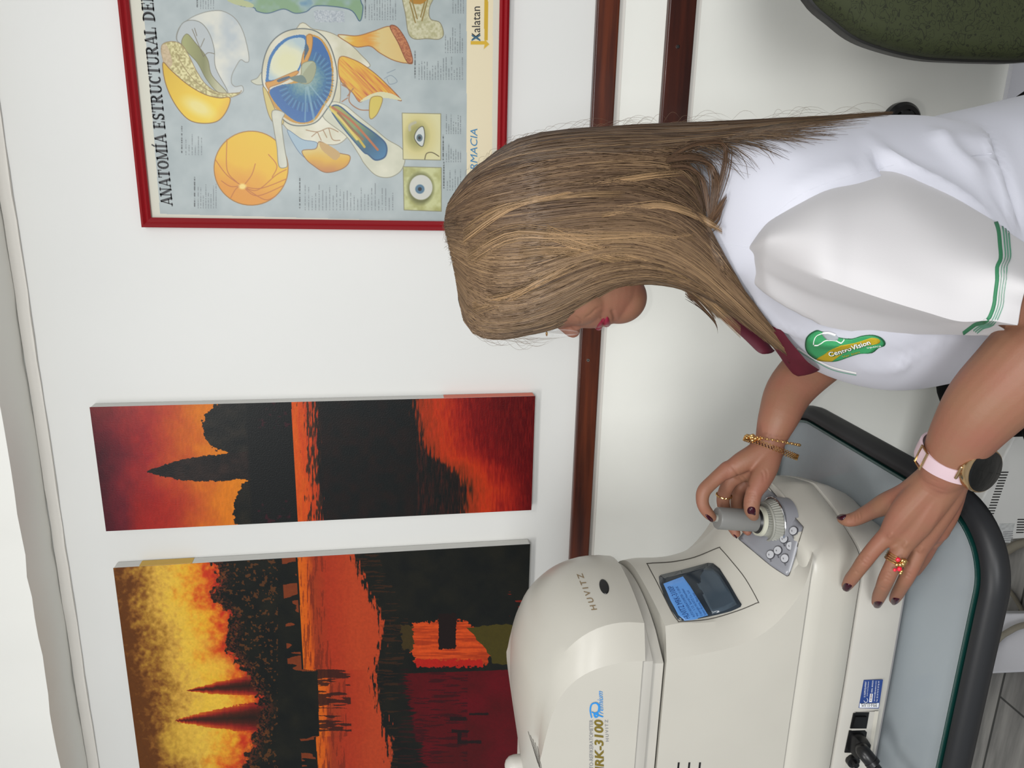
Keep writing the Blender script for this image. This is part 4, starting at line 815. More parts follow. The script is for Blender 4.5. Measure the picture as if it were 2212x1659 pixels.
# power switch, socket and connectors in their recess
rec = quad_px([(1846, 1538), (1898, 1537), (1868, 1720), (1815, 1720)], YB, 0.0002, M['plastic2'], 'port_plate', dv)
quad_px([(1843, 1541), (1849, 1538), (1877, 1538), (1871, 1573), (1836, 1573)], YB, 0.0008, M['black'], 'power_switch', dv)
quad_px([(1846, 1546), (1870, 1546), (1865, 1570), (1840, 1570)], YB, 0.0028, M['black'], 'switch_rocker', dv)
quad_px([(1834, 1578), (1868, 1577), (1872, 1581), (1870, 1592), (1862, 1626), (1824, 1625)], YB, 0.0008, M['black'], 'power_inlet', dv)
quad_px([(1890, 1536), (1898, 1536), (1868, 1720), (1860, 1720)], YB, 0.0004, mat('step_beige', (188, 184, 172), 0.5), 'lower_step', dv)
for x, y in ((1839, 1640), (1829, 1671)):
    c = P(x, y, YB); mb = MB(); mb.tube([c, c-[0, 0.006, 0], c-[0, 0.006, 0]], [0.0086, 0.0086, 0.005], 28, rnd=False); cn = mb.build('round_connector', M['black'], dv)
    mb = MB(); mb.tube([c-[0, 0.006, 0], c-[0, 0.012, 0]], [0.0045, 0.004], 20, rnd=False); mb.build('connector_core', M['black'], cn)
# power cord with its moulded plug
pw = thing('power_cord', 'thick black power cord plugged into the side of the off-white machine', 'cord', P(1905, 1659, 0.70)); a = P(1848, 1600, YB)
mb = MB(); mb.loft([[(a[0]+dx*k2, a[1]-dy, a[2]+dz*k2) for dx, dz in ((-0.013, -0.009), (0.010, -0.009), (0.013, -0.003), (0.013, 0.007), (0.010, 0.009), (-0.013, 0.009))] for dy, k2 in ((-0.0, 1), (0.012, 1), (0.020, 0.9))]); mb.build('plug', M['black'], pw, bevel=0.001)
b1 = P(1866, 1625, YB-0.028); b2 = P(1882, 1645, YB-0.036); b3 = P(1903, 1672, YB-0.046); b4 = P(1935, 1705, YB-0.07)
mb = MB(); mb.tube(cr([a-[0, 0.014, 0], b1, b2], 6), [0.009+0.0*i for i in range(13)], 16); mb.build('strain_relief', M['black'], pw)
mb = MB(); mb.tube([b2-(b3-b2)*0.05, b2+(b3-b2)*0.25], [0.0095, 0.0095], 18, rnd=False); mb.build('collar', M['black'], pw)
mb = MB(); mb.tube(cr([b2, b3, b4, b4+[-0.01, -0.08, -0.012]], 8), 0.0062, 14); mb.build('cable', M['black'], pw)

# ================================================================ THE WOMAN
D_ = lambda *a: P(*a)
limbs = MB()
def chain(L_, n=16, sub=5, flat=None):
    q = cr([list(P(x, y, Y))+[r/1000] for x, y, Y, r in L_], sub); limbs.tube([a[:3] for a in q], [a[3] for a in q], n, flat=flat)
# left arm (near the camera), wearing the watch
chain([(1960, 560, 0.73, 38), (2130, 610, 0.675, 38), (2262, 715, 0.620, 40), (2215, 790, 0.618, 42), (2136, 868, 0.632, 38.5), (2085, 935, 0.648, 32.5), (2056, 985, 0.66, 28), (2040, 1015, 0.668, 25.5)], 24)
wv = (P(2075, 1062, 0.675)-P(1980, 1028, 0.672)); 
for a in [[(2040, 1012, 0.669, 25), (2008, 1050, 0.678, 18), (1955, 1108, 0.690, 16.5), (1918, 1160, 0.702, 11)],
          [(2045, 1015, 0.668, 24), (2030, 1056, 0.674, 19), (1990, 1115, 0.683, 17), (1952, 1175, 0.693, 11.5)],
          [(2048, 1018, 0.670, 22), (2046, 1062, 0.678, 18), (2016, 1120, 0.686, 16.5), (1985, 1182, 0.696, 11.5)],
          [(2050, 1022, 0.674, 19), (2052, 1068, 0.686, 15.5), (2036, 1122, 0.695, 14), (2012, 1166, 0.706, 11)]]: chain(a)
chain([(2015, 1030, 0.676, 16), (1962, 1068, 0.702, 14.5), (1915, 1088, 0.726, 13), (1883, 1103, 0.748, 10.2), (1852, 1119, 0.768, 9), (1832, 1124, 0.776, 8.2), (1819, 1121, 0.786, 6.6)])
chain([(1925, 1148, 0.700, 10.5), (1893, 1180, 0.706, 9.2), (1868, 1211, 0.713, 8.9), (1850, 1236, 0.722, 8.0), (1838, 1252, 0.732, 7.8), (1829, 1266, 0.740, 6.3)])
chain([(1958, 1165, 0.692, 11), (1932, 1215, 0.692, 9.2), (1915, 1250, 0.698, 9.0), (1906, 1272, 0.710, 8.2), (1899, 1288, 0.724, 7.9), (1894, 1302, 0.736, 6.4)])
chain([(1990, 1175, 0.695, 10.5), (1973, 1218, 0.694, 8.8), (1958, 1248, 0.699, 8.6), (1947, 1268, 0.711, 7.8), (1938, 1284, 0.725, 7.4), (1931, 1296, 0.736, 6.0)])
chain([(2014, 1164, 0.710, 9.4), (1999, 1198, 0.722, 8.2), (1986, 1220, 0.735, 7.4), (1977, 1234, 0.748, 6.6)])
for a in [(1945, 1138), (1968, 1150), (1996, 1152), (2018, 1140), (1972, 1105), (2005, 1100), (2028, 1095), (1975, 1075), (2012, 1065), (1985, 1130), (2010, 1125)]: limbs.ell(P(*a, 0.6975), (0.0185, 0.0155, 0.0185))
# right arm (far side), gripping the joystick
DJ = float(jp0[1])-0.885
def RJ(L_): return [(x, y, Y+DJ*min(1.0, max(0.0, (y < 900)*(960-y)/-400+1)), r) for x, y, Y, r in L_]
chain(RJ([(1700, 560, 0.99, 42), (1860, 600, 0.97, 42), (1965, 640, 0.95, 40), (1880, 700, 0.94, 39), (1790, 760, 0.928, 36), (1712, 835, 0.915, 31), (1682, 900, 0.905, 25.5), (1665, 948, 0.898, 19.5), (1660, 968, 0.896, 18)]), 22)
for a in [[(1660, 962, 0.897, 17.5), (1632, 982, 0.893, 15), (1600, 1000, 0.892, 13.5), (1567, 1021, 0.892, 9.8)],
          [(1662, 965, 0.900, 17), (1638, 995, 0.906, 15.5), (1605, 1018, 0.908, 13), (1578, 1038, 0.911, 9.8)],
          [(1665, 968, 0.902, 16.5), (1648, 1002, 0.912, 14), (1622, 1030, 0.917, 12), (1600, 1052, 0.921, 9)],
          [(1668, 970, 0.898, 16), (1656, 1005, 0.906, 13.5), (1636, 1035, 0.916, 10), (1620, 1056, 0.922, 8)]]: chain(RJ(a))
chain(RJ([(1663, 975, 0.893, 16.5), (1655, 1008, 0.880, 15.5), (1641, 1040, 0.869, 13.5), (1629, 1064, 0.862, 10.6), (1624, 1086, 0.8585, 10.4), (1624, 1103, 0.859, 9.6), (1628, 1114, 0.863, 7.2)]))
chain(RJ([(1572, 1012, 0.893, 10.3), (1540, 1040, 0.890, 9.2), (1521, 1060, 0.887, 9.2), (1517, 1080, 0.884, 8.3), (1521, 1096, 0.882, 7.9), (1531, 1110, 0.882, 7.4), (1539, 1118, 0.884, 6.0)]))
chain(RJ([(1580, 1035, 0.910, 9.8), (1566, 1062, 0.916, 9.2), (1562, 1085, 0.917, 8.8), (1570, 1112, 0.914, 8.0), (1580, 1134, 0.908, 7.8), (1590, 1152, 0.902, 6.4)]))
chain(RJ([(1602, 1050, 0.919, 9.4), (1592, 1075, 0.925, 8.6), (1592, 1098, 0.924, 8.2), (1601, 1122, 0.916, 7.6), (1609, 1138, 0.909, 7.2), (1615, 1148, 0.904, 6.0)]))
chain(RJ([(1622, 1052, 0.920, 8), (1614, 1080, 0.929, 7.2), (1616, 1105, 0.929, 6.6), (1624, 1124, 0.922, 6)]))
limbs.ell(P(1618, 1010, 0.903+DJ), (0.020, 0.017, 0.026))
# neck and trunk core (under the tunic)
HY = 0.875
def el(px, py, Y, rx, ry, rz): limbs.ell(P(px, py, Y), (rx, ry, rz), nu=32, nv=20)
chain([(1310, 520, HY, 50), (1420, 515, HY, 42), (1500, 505, HY, 46), (1590, 500, HY, 70)], 24)
chain([(1640, 500, HY, 70), (1760, 520, HY, 80), (1960, 510, HY, 95), (2200, 470, HY, 95)], 24)
# head: cranium, jaw, cheeks; then the profile in the middle plane
el(1135, 510, HY, 0.088, 0.071, 0.084); el(1150, 560, HY, 0.075, 0.066, 0.075); el(1190, 600, HY, 0.060, 0.060, 0.074)
el(1275, 615, HY, 0.052, 0.052, 0.062); el(1335, 642, HY, 0.032, 0.038, 0.034); el(1245, 640, HY-0.012, 0.034, 0.046, 0.040)
el(1352, 663, HY, 0.0150, 0.021, 0.0165)          # chin
el(1330, 620, HY, 0.040, 0.040, 0.032)            # jaw underside
el(1288, 664, HY, 0.0225, 0.0245, 0.0240)            # muzzle
el(1255, 648, HY-0.024, 0.020, 0.021, 0.024); el(1255, 648, HY+0.024, 0.020, 0.021, 0.024)
chain([(1160, 655, HY, 15), (1185, 682, HY, 9), (1210, 697, HY, 7.5), (1232, 712, HY, 8.6), (1238, 715, HY, 8.6)])      # nose bridge to tip
el(1246, 697, HY-0.0105, 0.0100, 0.0068, 0.0070); el(1246, 697, HY+0.0105, 0.0100, 0.0068, 0.0070)   # nostril wings
el(1120, 650, HY, 0.034, 0.052, 0.040)            # forehead
el(1185, 660, HY-0.026, 0.016, 0.017, 0.014); el(1185, 660, HY+0.026, 0.016, 0.017, 0.014)            # brow / eye mounds
chain([(1276, 696, HY, 6.5), (1288, 700, HY, 6)], 12); el(1322, 668, HY, 0.014, 0.02, 0.014)
me = limbs.mesh('person', [M['skin']], fix=False)
person = bpy.data.objects.new('person', me); C.objects.link(person)
md = person.modifiers.new('r', 'REMESH'); md.mode = 'VOXEL'; md.voxel_size = 0.0017; md.use_smooth_shade = True
md = person.modifiers.new('s', 'SMOOTH'); md.factor = 0.5; md.iterations = 10
bake(person)
# fine skin modelling: knuckle folds, tendons, web creases pressed into the surface
me = person.data; nv = len(me.vertices); A = np.empty(nv*3); me.vertices.foreach_get('co', A); A = A.reshape(-1, 3)
NN = np.empty(nv*3); me.vertices.foreach_get('normal', NN); NN = NN.reshape(-1, 3); Q = pixv(A); vis = ((O-A)*NN).sum(1) > 0
def press(line, wpx, amp, Yr=None):
    global A
    line = np.array(cr(line, 6) if len(line) > 2 else line, float); x0, y0 = line.min(0)-4*wpx; x1, y1 = line.max(0)+4*wpx
    b = (Q[:, 0] > x0) & (Q[:, 0] < x1) & (Q[:, 1] > y0) & (Q[:, 1] < y1) & vis
    if Yr: b &= (A[:, 1] > Yr[0]) & (A[:, 1] < Yr[1])
    idx = np.where(b)[0]; D = np.full(len(idx), 1e9); T = np.zeros(len(idx))
    for i in range(len(line)-1):
        a = line[i]; d = line[i+1]-a; t = np.clip(((Q[idx]-a)@d)/(d@d+1e-9), 0, 1); dd = np.linalg.norm(Q[idx]-a-t[:, None]*d, axis=1); u = dd < D; D[u] = dd[u]; T[u] = (i+t[u])/(len(line)-1)
    A[idx] += NN[idx]*(amp*np.exp(-(D/wpx)**2)*np.clip(np.sin(np.pi*np.clip(T, 0.03, 0.97))*1.6, 0, 1))[:, None]
for c in [[(1856, 1203), (1868, 1200), (1880, 1209)], [(1853, 1208), (1865, 1206), (1876, 1215)], [(1850, 1214), (1861, 1213), (1872, 1221)],
          [(1901, 1240), (1915, 1236), (1929, 1244)], [(1899, 1246), (1913, 1243), (1927, 1251)], [(1898, 1252), (1911, 1250), (1924, 1257)],
          [(1948, 1238), (1960, 1237), (1970, 1244)], [(1946, 1244), (1957, 1243), (1968, 1250)], [(1838, 1233), (1847, 1233), (1855, 1240)], [(1895, 1270), (1904, 1269), (1914, 1274)],
          [(1848, 1106), (1852, 1117), (1850, 1130)], [(1854, 1104), (1858, 1115), (1857, 1128)], [(1843, 1108), (1846, 1119), (1844, 1132)]]: press(c, 1.8, -0.0009, (0.5, 0.80))
for y in (1066, 1071, 1077, 1083): press([(1608, y+1), (1622, y-2), (1636, y+1)], 1.5, -0.0008, (0.75, 0.9))
press([(1600, 1028), (1612, 1040), (1618, 1052)], 2.2, -0.0014, (0.75, 0.93)); press([(1645, 1016), (1650, 1030), (1648, 1042)], 1.8, -0.0009, (0.8, 0.93)); press([(1653, 1012), (1657, 1024), (1655, 1036)], 1.8, -0.0008, (0.8, 0.93))
press([(1580, 1005), (1592, 1022), (1598, 1042)], 2.4, -0.0012, (0.8, 0.93))
for ln, a_ in [([(2010, 1060), (1960, 1115), (1925, 1155)], .0006), ([(2025, 1075), (1990, 1130), (1960, 1175)], .0006), ([(2040, 1085), (2015, 1135), (1992, 1180)], .0005), ([(1930, 1150), (1918, 1162)], .0014), ([(1962, 1170), (1950, 1184)], .0014), ([(1995, 1180), (1984, 1194)], .0013)]: press(ln, 5, a_, (0.5, 0.8))
for ln in [[(1975, 1048), (2000, 1062), (2030, 1078)], [(1990, 1038), (2015, 1050), (2045, 1062)], [(2000, 1030), (2028, 1042)]]: press(ln, 1.6, -0.0005, (0.5, 0.8))
press([(1303, 706), (1301, 692), (1299, 682)], 1.8, -0.0020, (0.8, 0.95)); press([(1328, 695), (1327, 683), (1322, 668)], 4, -0.0022, (0.8, 0.95)); press([(1262, 688), (1275, 680), (1288, 668), (1300, 664)], 3, -0.0010, (0.8, 0.95))
press([(1253, 703), (1255, 695), (1250, 688), (1242, 684)], 2.0, -0.0013, (0.8, 0.95))
me.vertices.foreach_set('co', A.ravel()); me.update()
pb = Vector(((A[:, 0].min()+A[:, 0].max())/2, HY, A[:, 2].min())); person.location = pb; me.transform(Matrix.Translation(-pb))
tag(person, 'woman with long brown hair in a white tunic bending over the eye testing machine', 'person')
SK = bvh_of(person)
# lips
def bump_patch(poly, off, m, name, parent, puff, rings=6, bv=None):
    bv = bv or SK; poly = [np.array(q, float) for q in cr(poly, 4, True)]; c = sum(poly)/len(poly); n = len(poly); h0, nn = hit(bv, *c, off); vs = [h0+nn*puff]; fs = []
    last = h0
    for r in range(1, rings+1):
        s = r/rings
        for q in poly:
            u = c+(q-c)*s; h, n2 = hit(bv, u[0], u[1], 0)
            if h is None or abs(h[1]-h0[1]) > 0.03: h = last
            last = h; vs.append(h+nn*(off+puff*(1-s*s)) if r < rings else h-nn*0.0008)
    for k_ in range(n): fs.append((0, 1+k_, 1+(k_+1) % n))
    for r in range(rings-1):
        for k_ in range(n): a = 1+r*n; fs.append((a+k_, a+n+k_, a+n+(k_+1) % n, a+(k_+1) % n))
    mb = MB(); mb.add(vs, fs); return mb.build(name, m, parent, True, fix=False)
def lip(pts, name):
    mb = MB()
    for sd in (-1, 1): q = cr([list(P(x, y, HY+sd*dy))+[r] for x, y, dy, r in pts], 5); mb.tube([a[:3] for a in q], [a[3] for a in q], 12)
    return mb.build(name, M['lip'], person, angle=None)
lip([(1293, 706, 0.0, 0.0046), (1295, 703, 0.008, 0.0042), (1300, 694, 0.017, 0.0032), (1307, 684, 0.0245, 0.0016)], 'upper_lip')
lip([(1310, 697, 0.0, 0.0056), (1310, 695, 0.008, 0.0054), (1310, 690, 0.0165, 0.0042), (1309, 684, 0.0245, 0.0016)], 'lower_lip')
bump_patch([(1286, 712), (1290, 703), (1297, 693), (1304, 685), (1306, 688), (1304, 696), (1302, 702), (1295, 708)], 0.0005, M['lip'], 'upper_lip_side', person, 0.0008)
bump_patch([(1304, 696), (1308, 687), (1312, 683), (1316, 688), (1318, 696), (1317, 702), (1308, 704), (1303, 702)], 0.0005, M['lip'], 'lower_lip_side', person, 0.0016)
# eyes, brows and ears are under the hair from here but belong to the face
for sd in (-1, 1):
    c = P(1180, 678, HY+sd*0.031); mb = MB(); mb.ell(c+[0.004, 0, 0], (0.0118, 0.0118, 0.0118)); mb.build('eye', mat('eye_white', (226, 222, 216), 0.2), person)
    mb = MB(); mb.ell(c+[-0.0064, 0, -0.001], (0.0020, 0.0048, 0.0048)); mb.build('iris', mat('brown_iris', (60, 40, 26), 0.15), person)
    mb = MB(); mb.tube(cr([c+[-0.004, sd*-0.012, 0.014], c+[-0.008, 0, 0.019], c+[0.002, sd*0.016, 0.015]], 4), 0.0022, 8); mb.build('eyebrow', M['hairbase'], person)
    c = P(1190, 545, HY+sd*0.074); mb = MB(); mb.tube(cr([c+[0, 0, -0.026], c+[-0.006, sd*0.004, -0.01], c+[0.004, sd*0.009, 0.02], c+[0.016, sd*0.007, 0.022], c+[0.018, sd*0.004, 0.0], c+[0.004, 0, -0.024]], 5), 0.005, 10); mb.build('ear', M['skin'], person)
# nails
def nail(tip, nxt, r, wd, ln, nrm, name='fingernail', tail=0.0):
    """a curved plate on the last joint: tip/nxt are world points along the finger, nrm the outward side"""
    t = tip-nxt; t /= np.linalg.norm(t); nn = np.array(nrm, float); nn -= t*(nn@t); nn /= np.linalg.norm(nn); s_ = np.cross(t, nn); vs = []; fs = []; nu, nw = 12, 12
    for lay in (0, 1):
        for i in range(nu+1):
            u = i/nu; e = math.sqrt(max(0, 1-(2*u-1)**2*0.0)); wf = 1.0
            if u > 0.72: wf = math.sqrt(max(0.02, 1-((u-0.72)/0.285)**2))
            if u < 0.22: wf = math.sqrt(max(0.1, 1-((0.22-u)/0.25)**2*0.8))
            for j in range(nw+1):
                a = (j/nw-0.5)*2.15*wf*wd/(2*r)*0.95; rr = r+0.0024-lay*0.0026-0.0004*u*u
                vs.append(tip+t*(tail-0.0015+ln*(u-0.66))+nn*(rr*math.cos(a)-0.0016*max(0, u-0.6)*2)+s_*rr*math.sin(a))
    k0 = (nu+1)*(nw+1)
    for lay in (0, 1):
        for i in range(nu):
            for j in range(nw): a = lay*k0+i*(nw+1)+j; fs.append((a, a+1, a+nw+2, a+nw+1))
    for i in range(nu):
        for j in (0, nw): a = i*(nw+1)+j; fs.append((a, a+nw+1, a+nw+1+k0, a+k0))
    for j in range(nw):
        for i in (0, nu): a = i*(nw+1)+j; fs.append((a, a+1, a+1+k0, a+k0))
    mb = MB(); mb.add(vs, fs); return mb.build(name, M['nail'], person, True, angle=50)
NP = lambda L_, k_, ox, oy: [(ox+x/k_, oy+y/k_) for x, y in L_]
for L_ in [[(245, 1238), (300, 1256), (320, 1275), (302, 1312), (270, 1338), (235, 1345), (203, 1327), (195, 1295), (212, 1260)], [(560, 1453), (600, 1443), (658, 1453), (652, 1480), (637, 1507), (600, 1525), (568, 1517), (546, 1490)],
           [(765, 1408), (790, 1403), (848, 1413), (842, 1440), (827, 1467), (790, 1486), (758, 1477), (743, 1445)], [(135, 505), (170, 482), (248, 473), (242, 510), (207, 541), (175, 537), (148, 524)]]: bump_patch(NP(L_, 5.184, 1780, 1020), 0.0008, M['nail'], 'fingernail', person, 0.0013)
for L_ in [[(860, 880), (890, 856), (942, 858), (972, 890), (974, 978), (930, 968), (868, 957), (851, 920)], [(275, 966), (302, 963), (342, 988), (384, 1030), (386, 1072), (350, 1062), (310, 1026)], [(660, 1238), (692, 1250), (722, 1285), (738, 1303), (700, 1288)]]: bump_patch(NP(L_, 6.381, 1480, 960), 0.0008, M['nail'], 'fingernail', person, 0.0013)

# ---------------------------------------------------------------- tunic
def fold(obj, folds, Yr=None):
    me = obj.data; L = np.array(wloc(obj)); n = len(me.vertices); A = np.empty(n*3); me.vertices.foreach_get('co', A); A = A.reshape(-1, 3); NN = np.empty(n*3); me.vertices.foreach_get('normal', NN); NN = NN.reshape(-1, 3)
    Wd = A+L; Q = pixv(Wd); vis = ((O-Wd)*NN).sum(1) > 0
    for line, wpx, amp in folds:
        line = np.array(cr(line, 6) if len(line) > 2 else line, float); idx = np.where(vis & (Q[:, 0] > line[:, 0].min()-4*wpx) & (Q[:, 0] < line[:, 0].max()+4*wpx) & (Q[:, 1] > line[:, 1].min()-4*wpx) & (Q[:, 1] < line[:, 1].max()+4*wpx))[0]
        D = np.full(len(idx), 1e9); T = np.zeros(len(idx))
        for i in range(len(line)-1):
            a = line[i]; d = line[i+1]-a; t = np.clip(((Q[idx]-a)@d)/(d@d+1e-9), 0, 1); dd = np.linalg.norm(Q[idx]-a-t[:, None]*d, axis=1); u = dd < D; D[u] = dd[u]; T[u] = (i+t[u])/(len(line)-1)
        A[idx] += NN[idx]*(amp*np.exp(-(D/wpx)**2)*np.clip(np.sin(np.pi*np.clip(T, 0.05, 0.95))*1.8, 0, 1))[:, None]
    me.vertices.foreach_set('co', A.ravel()); me.update()
TY = 0.87
TR = [(1478, 395, 560, .055), (1500, 345, 600, .09), (1540, 310, 612, .125), (1600, 284, 664, .155), (1680, 268, 742, .172), (1760, 260, 800, .178), (1850, 252, 822, .178), (1940, 250, 812, .175), (2010, 258, 790, .172), (2080, 240, 745, .170), (2160, 222, 715, .172), (2250, 200, 700, .175), (2380, 170, 700, .178)]
rr = cr([list(a) for a in TR], 9); rings = []
for px_, pa, pb_, hw in rr:
    a = P(px_, pa, TY); b = P(px_, pb_, TY); c = (a+b)/2; h = (b-a)/2; r = []
    for k_ in range(96):
        th = 2*math.pi*k_/96; cs, sn = math.cos(th), math.sin(th); e = 0.82
        r.append(c+h*math.copysign(abs(cs)**e, cs)+np.array([0, hw*math.copysign(abs(sn)**e, sn), 0]))
    rings.append(r)
mb = MB(); mb.loft(rings, cap=False); tun = mb.build('tunic', M['tunic'], person, angle=None)
fold(tun, [([(1875, 275), (1900, 330), (1960, 370), (2050, 415), (2120, 470), (2170, 560)], 15, .011), ([(1885, 290), (1905, 350), (1960, 395), (2030, 440), (2090, 500)], 12, -.012), ([(2010, 280), (2060, 330), (2120, 380)], 16, .006),
  ([(2125, 270), (2160, 340), (2185, 420), (2215, 500)], 9, -.007), ([(2110, 265), (2145, 335), (2170, 420), (2200, 500)], 7, .005), ([(2070, 345), (2110, 338), (2150, 334)], 4, -.003), ([(1700, 420), (1780, 380), (1860, 360)], 22, .004),
  ([(1620, 640), (1680, 700), (1760, 735), (1850, 735)], 10, .006), ([(1600, 600), (1640, 680), (1700, 720), (1790, 745)], 7, -.004), ([(1930, 800), (1990, 760), (2040, 735)], 8, .0035), ([(1900, 760), (1960, 770), (2010, 745)], 9, -.003), ([(1950, 722), (2000, 728), (2050, 722)], 8, .002), ([(1850, 790), (1900, 800), (1960, 792)], 10, .002),
  ([(1560, 560), (1580, 600), (1600, 640)], 6, -.003), ([(2000, 300), (2080, 300), (2140, 310)], 14, .004), ([(1575, 330), (1640, 320), (1720, 330)], 18, .003), ([(2120, 420), (2160, 480), (2190, 560), (2215, 640)], 10, .006)])
# sleeve: a short wide sleeve with a pressed crease
SL = [(1612, 532, 548, 566, .80, .80, .80), (1645, 492, 552, 610, .76, .735, .76), (1680, 462, 560, 650, .745, .705, .745), (1770, 405, 594, 694, .735, .652, .730), (1850, 380, 622, 712, .735, .634, .722), (1935, 362, 650, 720, .735, .616, .712), (2010, 398, 672, 720, .715, .604, .700), (2085, 445, 692, 720, .690, .594, .680), (2150, 484, 690, 722, .665, .585, .660), (2185, 510, 695, 722, .65, .580, .65), (2216, 530, 700, 724, .635, .577, .64)]
rr = cr([list(a) for a in SL], 8); rings = []
for i_, (px_, pa, pr, pf, Ya, Yr_, Yf_) in enumerate(rr):
    t_ = i_/(len(rr)-1); sk = 0
    A_ = P(px_, pa, Ya); R_ = P(px_-18*t_, pr, Yr_); F_ = P(px_-70*t_**1.5*(1), pf, Yf_); r = []; Bk = (A_+F_)/2+np.array([0, 0.05, 0]); nA = P(px_, (pa+pr)/2, (Ya+Yr_)/2-0.028-0.012*t_); mF = P(px_-44*t_**1.5, (pr+pf)/2+2, (Yr_+Yf_)/2-0.004+0.022*min(1, t_*2.2))
    up_ = cr([A_+[0, .012, 0], A_, P(px_, pa*0.78+pr*0.22, Ya*0.62+Yr_*0.38-0.014), nA, P(px_-12*t_, pa*0.2+pr*0.8, Ya*0.14+Yr_*0.86-0.012), R_], 6)
    dn = cr([R_, R_*0.72+F_*0.28+[0, 0.015*min(1, t_*2.2), 0], mF, F_], 6)[1:]
    bk = cr([F_, (F_*0.75+A_*0.25)+[0, .07, 0], (F_*0.35+A_*0.65)+[0, .08, 0], A_+[0, .012, 0]], 5)[1:-1]
    rings.append(up_+dn+bk)
NR = len(rings)
for i_ in range(NR):
    R_ = np.array(rings[i_]); ps = int(14*max(0, 1-i_/(NR*0.36))**1.5)
    for _ in range(ps): R_ = R_*0.5+0.25*(np.roll(R_, 1, 0)+np.roll(R_, -1, 0))
    rings[i_] = [q for q in R_]
mb = MB(); mb.loft(rings, cap=False); slv = mb.build('sleeve', M['sleeve'], tun, angle=38)
fold(slv, [([(1720, 600), (1760, 620), (1800, 660), (1830, 690)], 10, -.003), ([(1700, 590), (1690, 620), (1720, 660)], 8, .003), ([(1930, 690), (1980, 700), (2040, 712)], 7, -.003), ([(2060, 640), (2100, 620), (2150, 590)], 14, -.002), ([(1960, 400), (2030, 450), (2110, 500)], 8, .003), ([(1780, 440), (1850, 420), (1930, 400)], 16, -.003), ([(2080, 520), (2130, 540)], 7, -.002), ([(2085, 600), (2140, 600)], 8, .0025), ([(2000, 560), (2080, 570)], 18, .002)])
so = slv.modifiers.new('t', 'SOLIDIFY'); so.thickness = 0.0012; so.offset = -1
SB = bvh_of(slv); TB = bvh_of(tun); TS = bvh_of(tun, slv)
hem = [(2149, 481), (2155, 500), (2158, 530), (2160, 560), (2153, 580), (2154, 605), (2150, 635), (2147, 655), (2142, 672), (2134, 688), (2124, 694), (2108, 698), (2096, 706), (2082, 717)]
strip(SB, cr(hem, 4), 8.5, 0.0034, M['green'], 'green_piping', slv)
for dx in (9, 14.5, 20): strip(SB, cr([(x+dx*(1-0.3*max(0, (y-660)/60)), y+max(0, (y-670)/50)*dx*0.7) for x, y in hem[:-1]], 4), 1.2, 0.0028, M['greenthread'], 'green_stitching', slv)
# shoulder seam and stitch lines
strip(TB, cr([(1652, 500), (1690, 450), (1740, 415), (1810, 388), (1870, 372), (1930, 356)], 5), 1.0, 0.0005, M['thread'], 'sleeve_seam', tun)
strip(TB, cr([(1545, 524), (1590, 530), (1640, 538)], 4), 1.0, 0.0005, M['thread'], 'yoke_seam', tun)
strip(TB, cr([(2078, 340), (2110, 335), (2142, 332)], 4), 2.0, 0.0009, M['tunic'], 'pocket_seam', tun)
strip(TB, cr([(1722, 752), (1760, 775), (1800, 794), (1850, 806)], 5), 3.0, 0.0010, M['emwhite'], 'placket_piping', tun)
strip(TB, cr([(1724, 757), (1760, 779), (1800, 799), (1850, 810)], 5), 1.2, 0.0009, M['greenthread'], 'placket_stitch', tun)
# collar of maroon cotton: far lapel and near lapel
def lapel(Lp, Rp, name, th=0.0035, yb=0.0):
    L1 = cr([P(*q) for q in Lp], 6); R1 = cr([P(*q) for q in Rp], 6); n = 40; L1 = resamp(L1, n); R1 = resamp(R1, n); rg = []
    for i in range(n):
        a, b = L1[i], R1[i]; m_ = (a+b)/2+np.array([0, -0.004, 0]); rg.append([a, a*0.5+m_*0.5-[0, .001, 0], m_, b*0.5+m_*0.5-[0, .001, 0], b, b+[0, th, 0], m_+[0, th, 0], a+[0, th, 0]])
    mb = MB(); mb.loft(rg); return mb.build(name, M['maroon'], tun, angle=60)
lapel([(1500, 628, .90), (1540, 672, .90), (1580, 706, .90), (1615, 738, .895), (1640, 762, .89), (1652, 765, .885)], [(1520, 600, .91), (1570, 650, .91), (1610, 690, .91), (1650, 728, .90), (1668, 752, .895), (1674, 757, .885)], 'far_collar')
lapel([(1640, 715, .83), (1665, 742, .83), (1685, 768, .83), (1700, 790, .83), (1715, 808, .83), (1724, 813, .83)], [(1680, 700, .80), (1705, 735, .80), (1730, 765, .80), (1745, 782, .80), (1764, 795, .81), (1771, 799, .825)], 'near_collar')
# embroidered emblem on the chest
em = [(1740, 745), (1742, 730), (1750, 720), (1763, 713), (1775, 715), (1800, 724), (1820, 730), (1842, 731), (1862, 725), (1885, 723), (1902, 728), (1912, 738), (1910, 746), (1898, 750), (1884, 761), (1862, 762), (1840, 768), (1812, 778), (1792, 780), (1768, 777), (1752, 768), (1743, 757)]
e0 = patch(TB, cr(em, 3, True), 0.0012, M['emdark'], 'emblem', tun, rings=8)
ce = np.mean(np.array(em), 0); e1 = patch(TB, cr([tuple(ce+(np.array(q)-ce)*0.955) for q in em], 3, True), 0.0020, M['emgreen'], 'emblem_field', tun, rings=8)
patch(TB, cr([(1766, 773), (1783, 762), (1796, 752), (1815, 744), (1845, 738), (1866, 732), (1882, 727), (1896, 729), (1901, 735), (1893, 740), (1872, 741), (1850, 747), (1828, 754), (1812, 762), (1804, 770), (1799, 777), (1780, 777)], 3, True), 0.0026, M['emgold'], 'emblem_gold_band', tun, rings=8)
strip(TB, cr([(1759, 741), (1763, 727), (1774, 719), (1790, 717), (1806, 722)], 4), 3.0, 0.003, M['emwhite'], 'emblem_swoosh', tun)
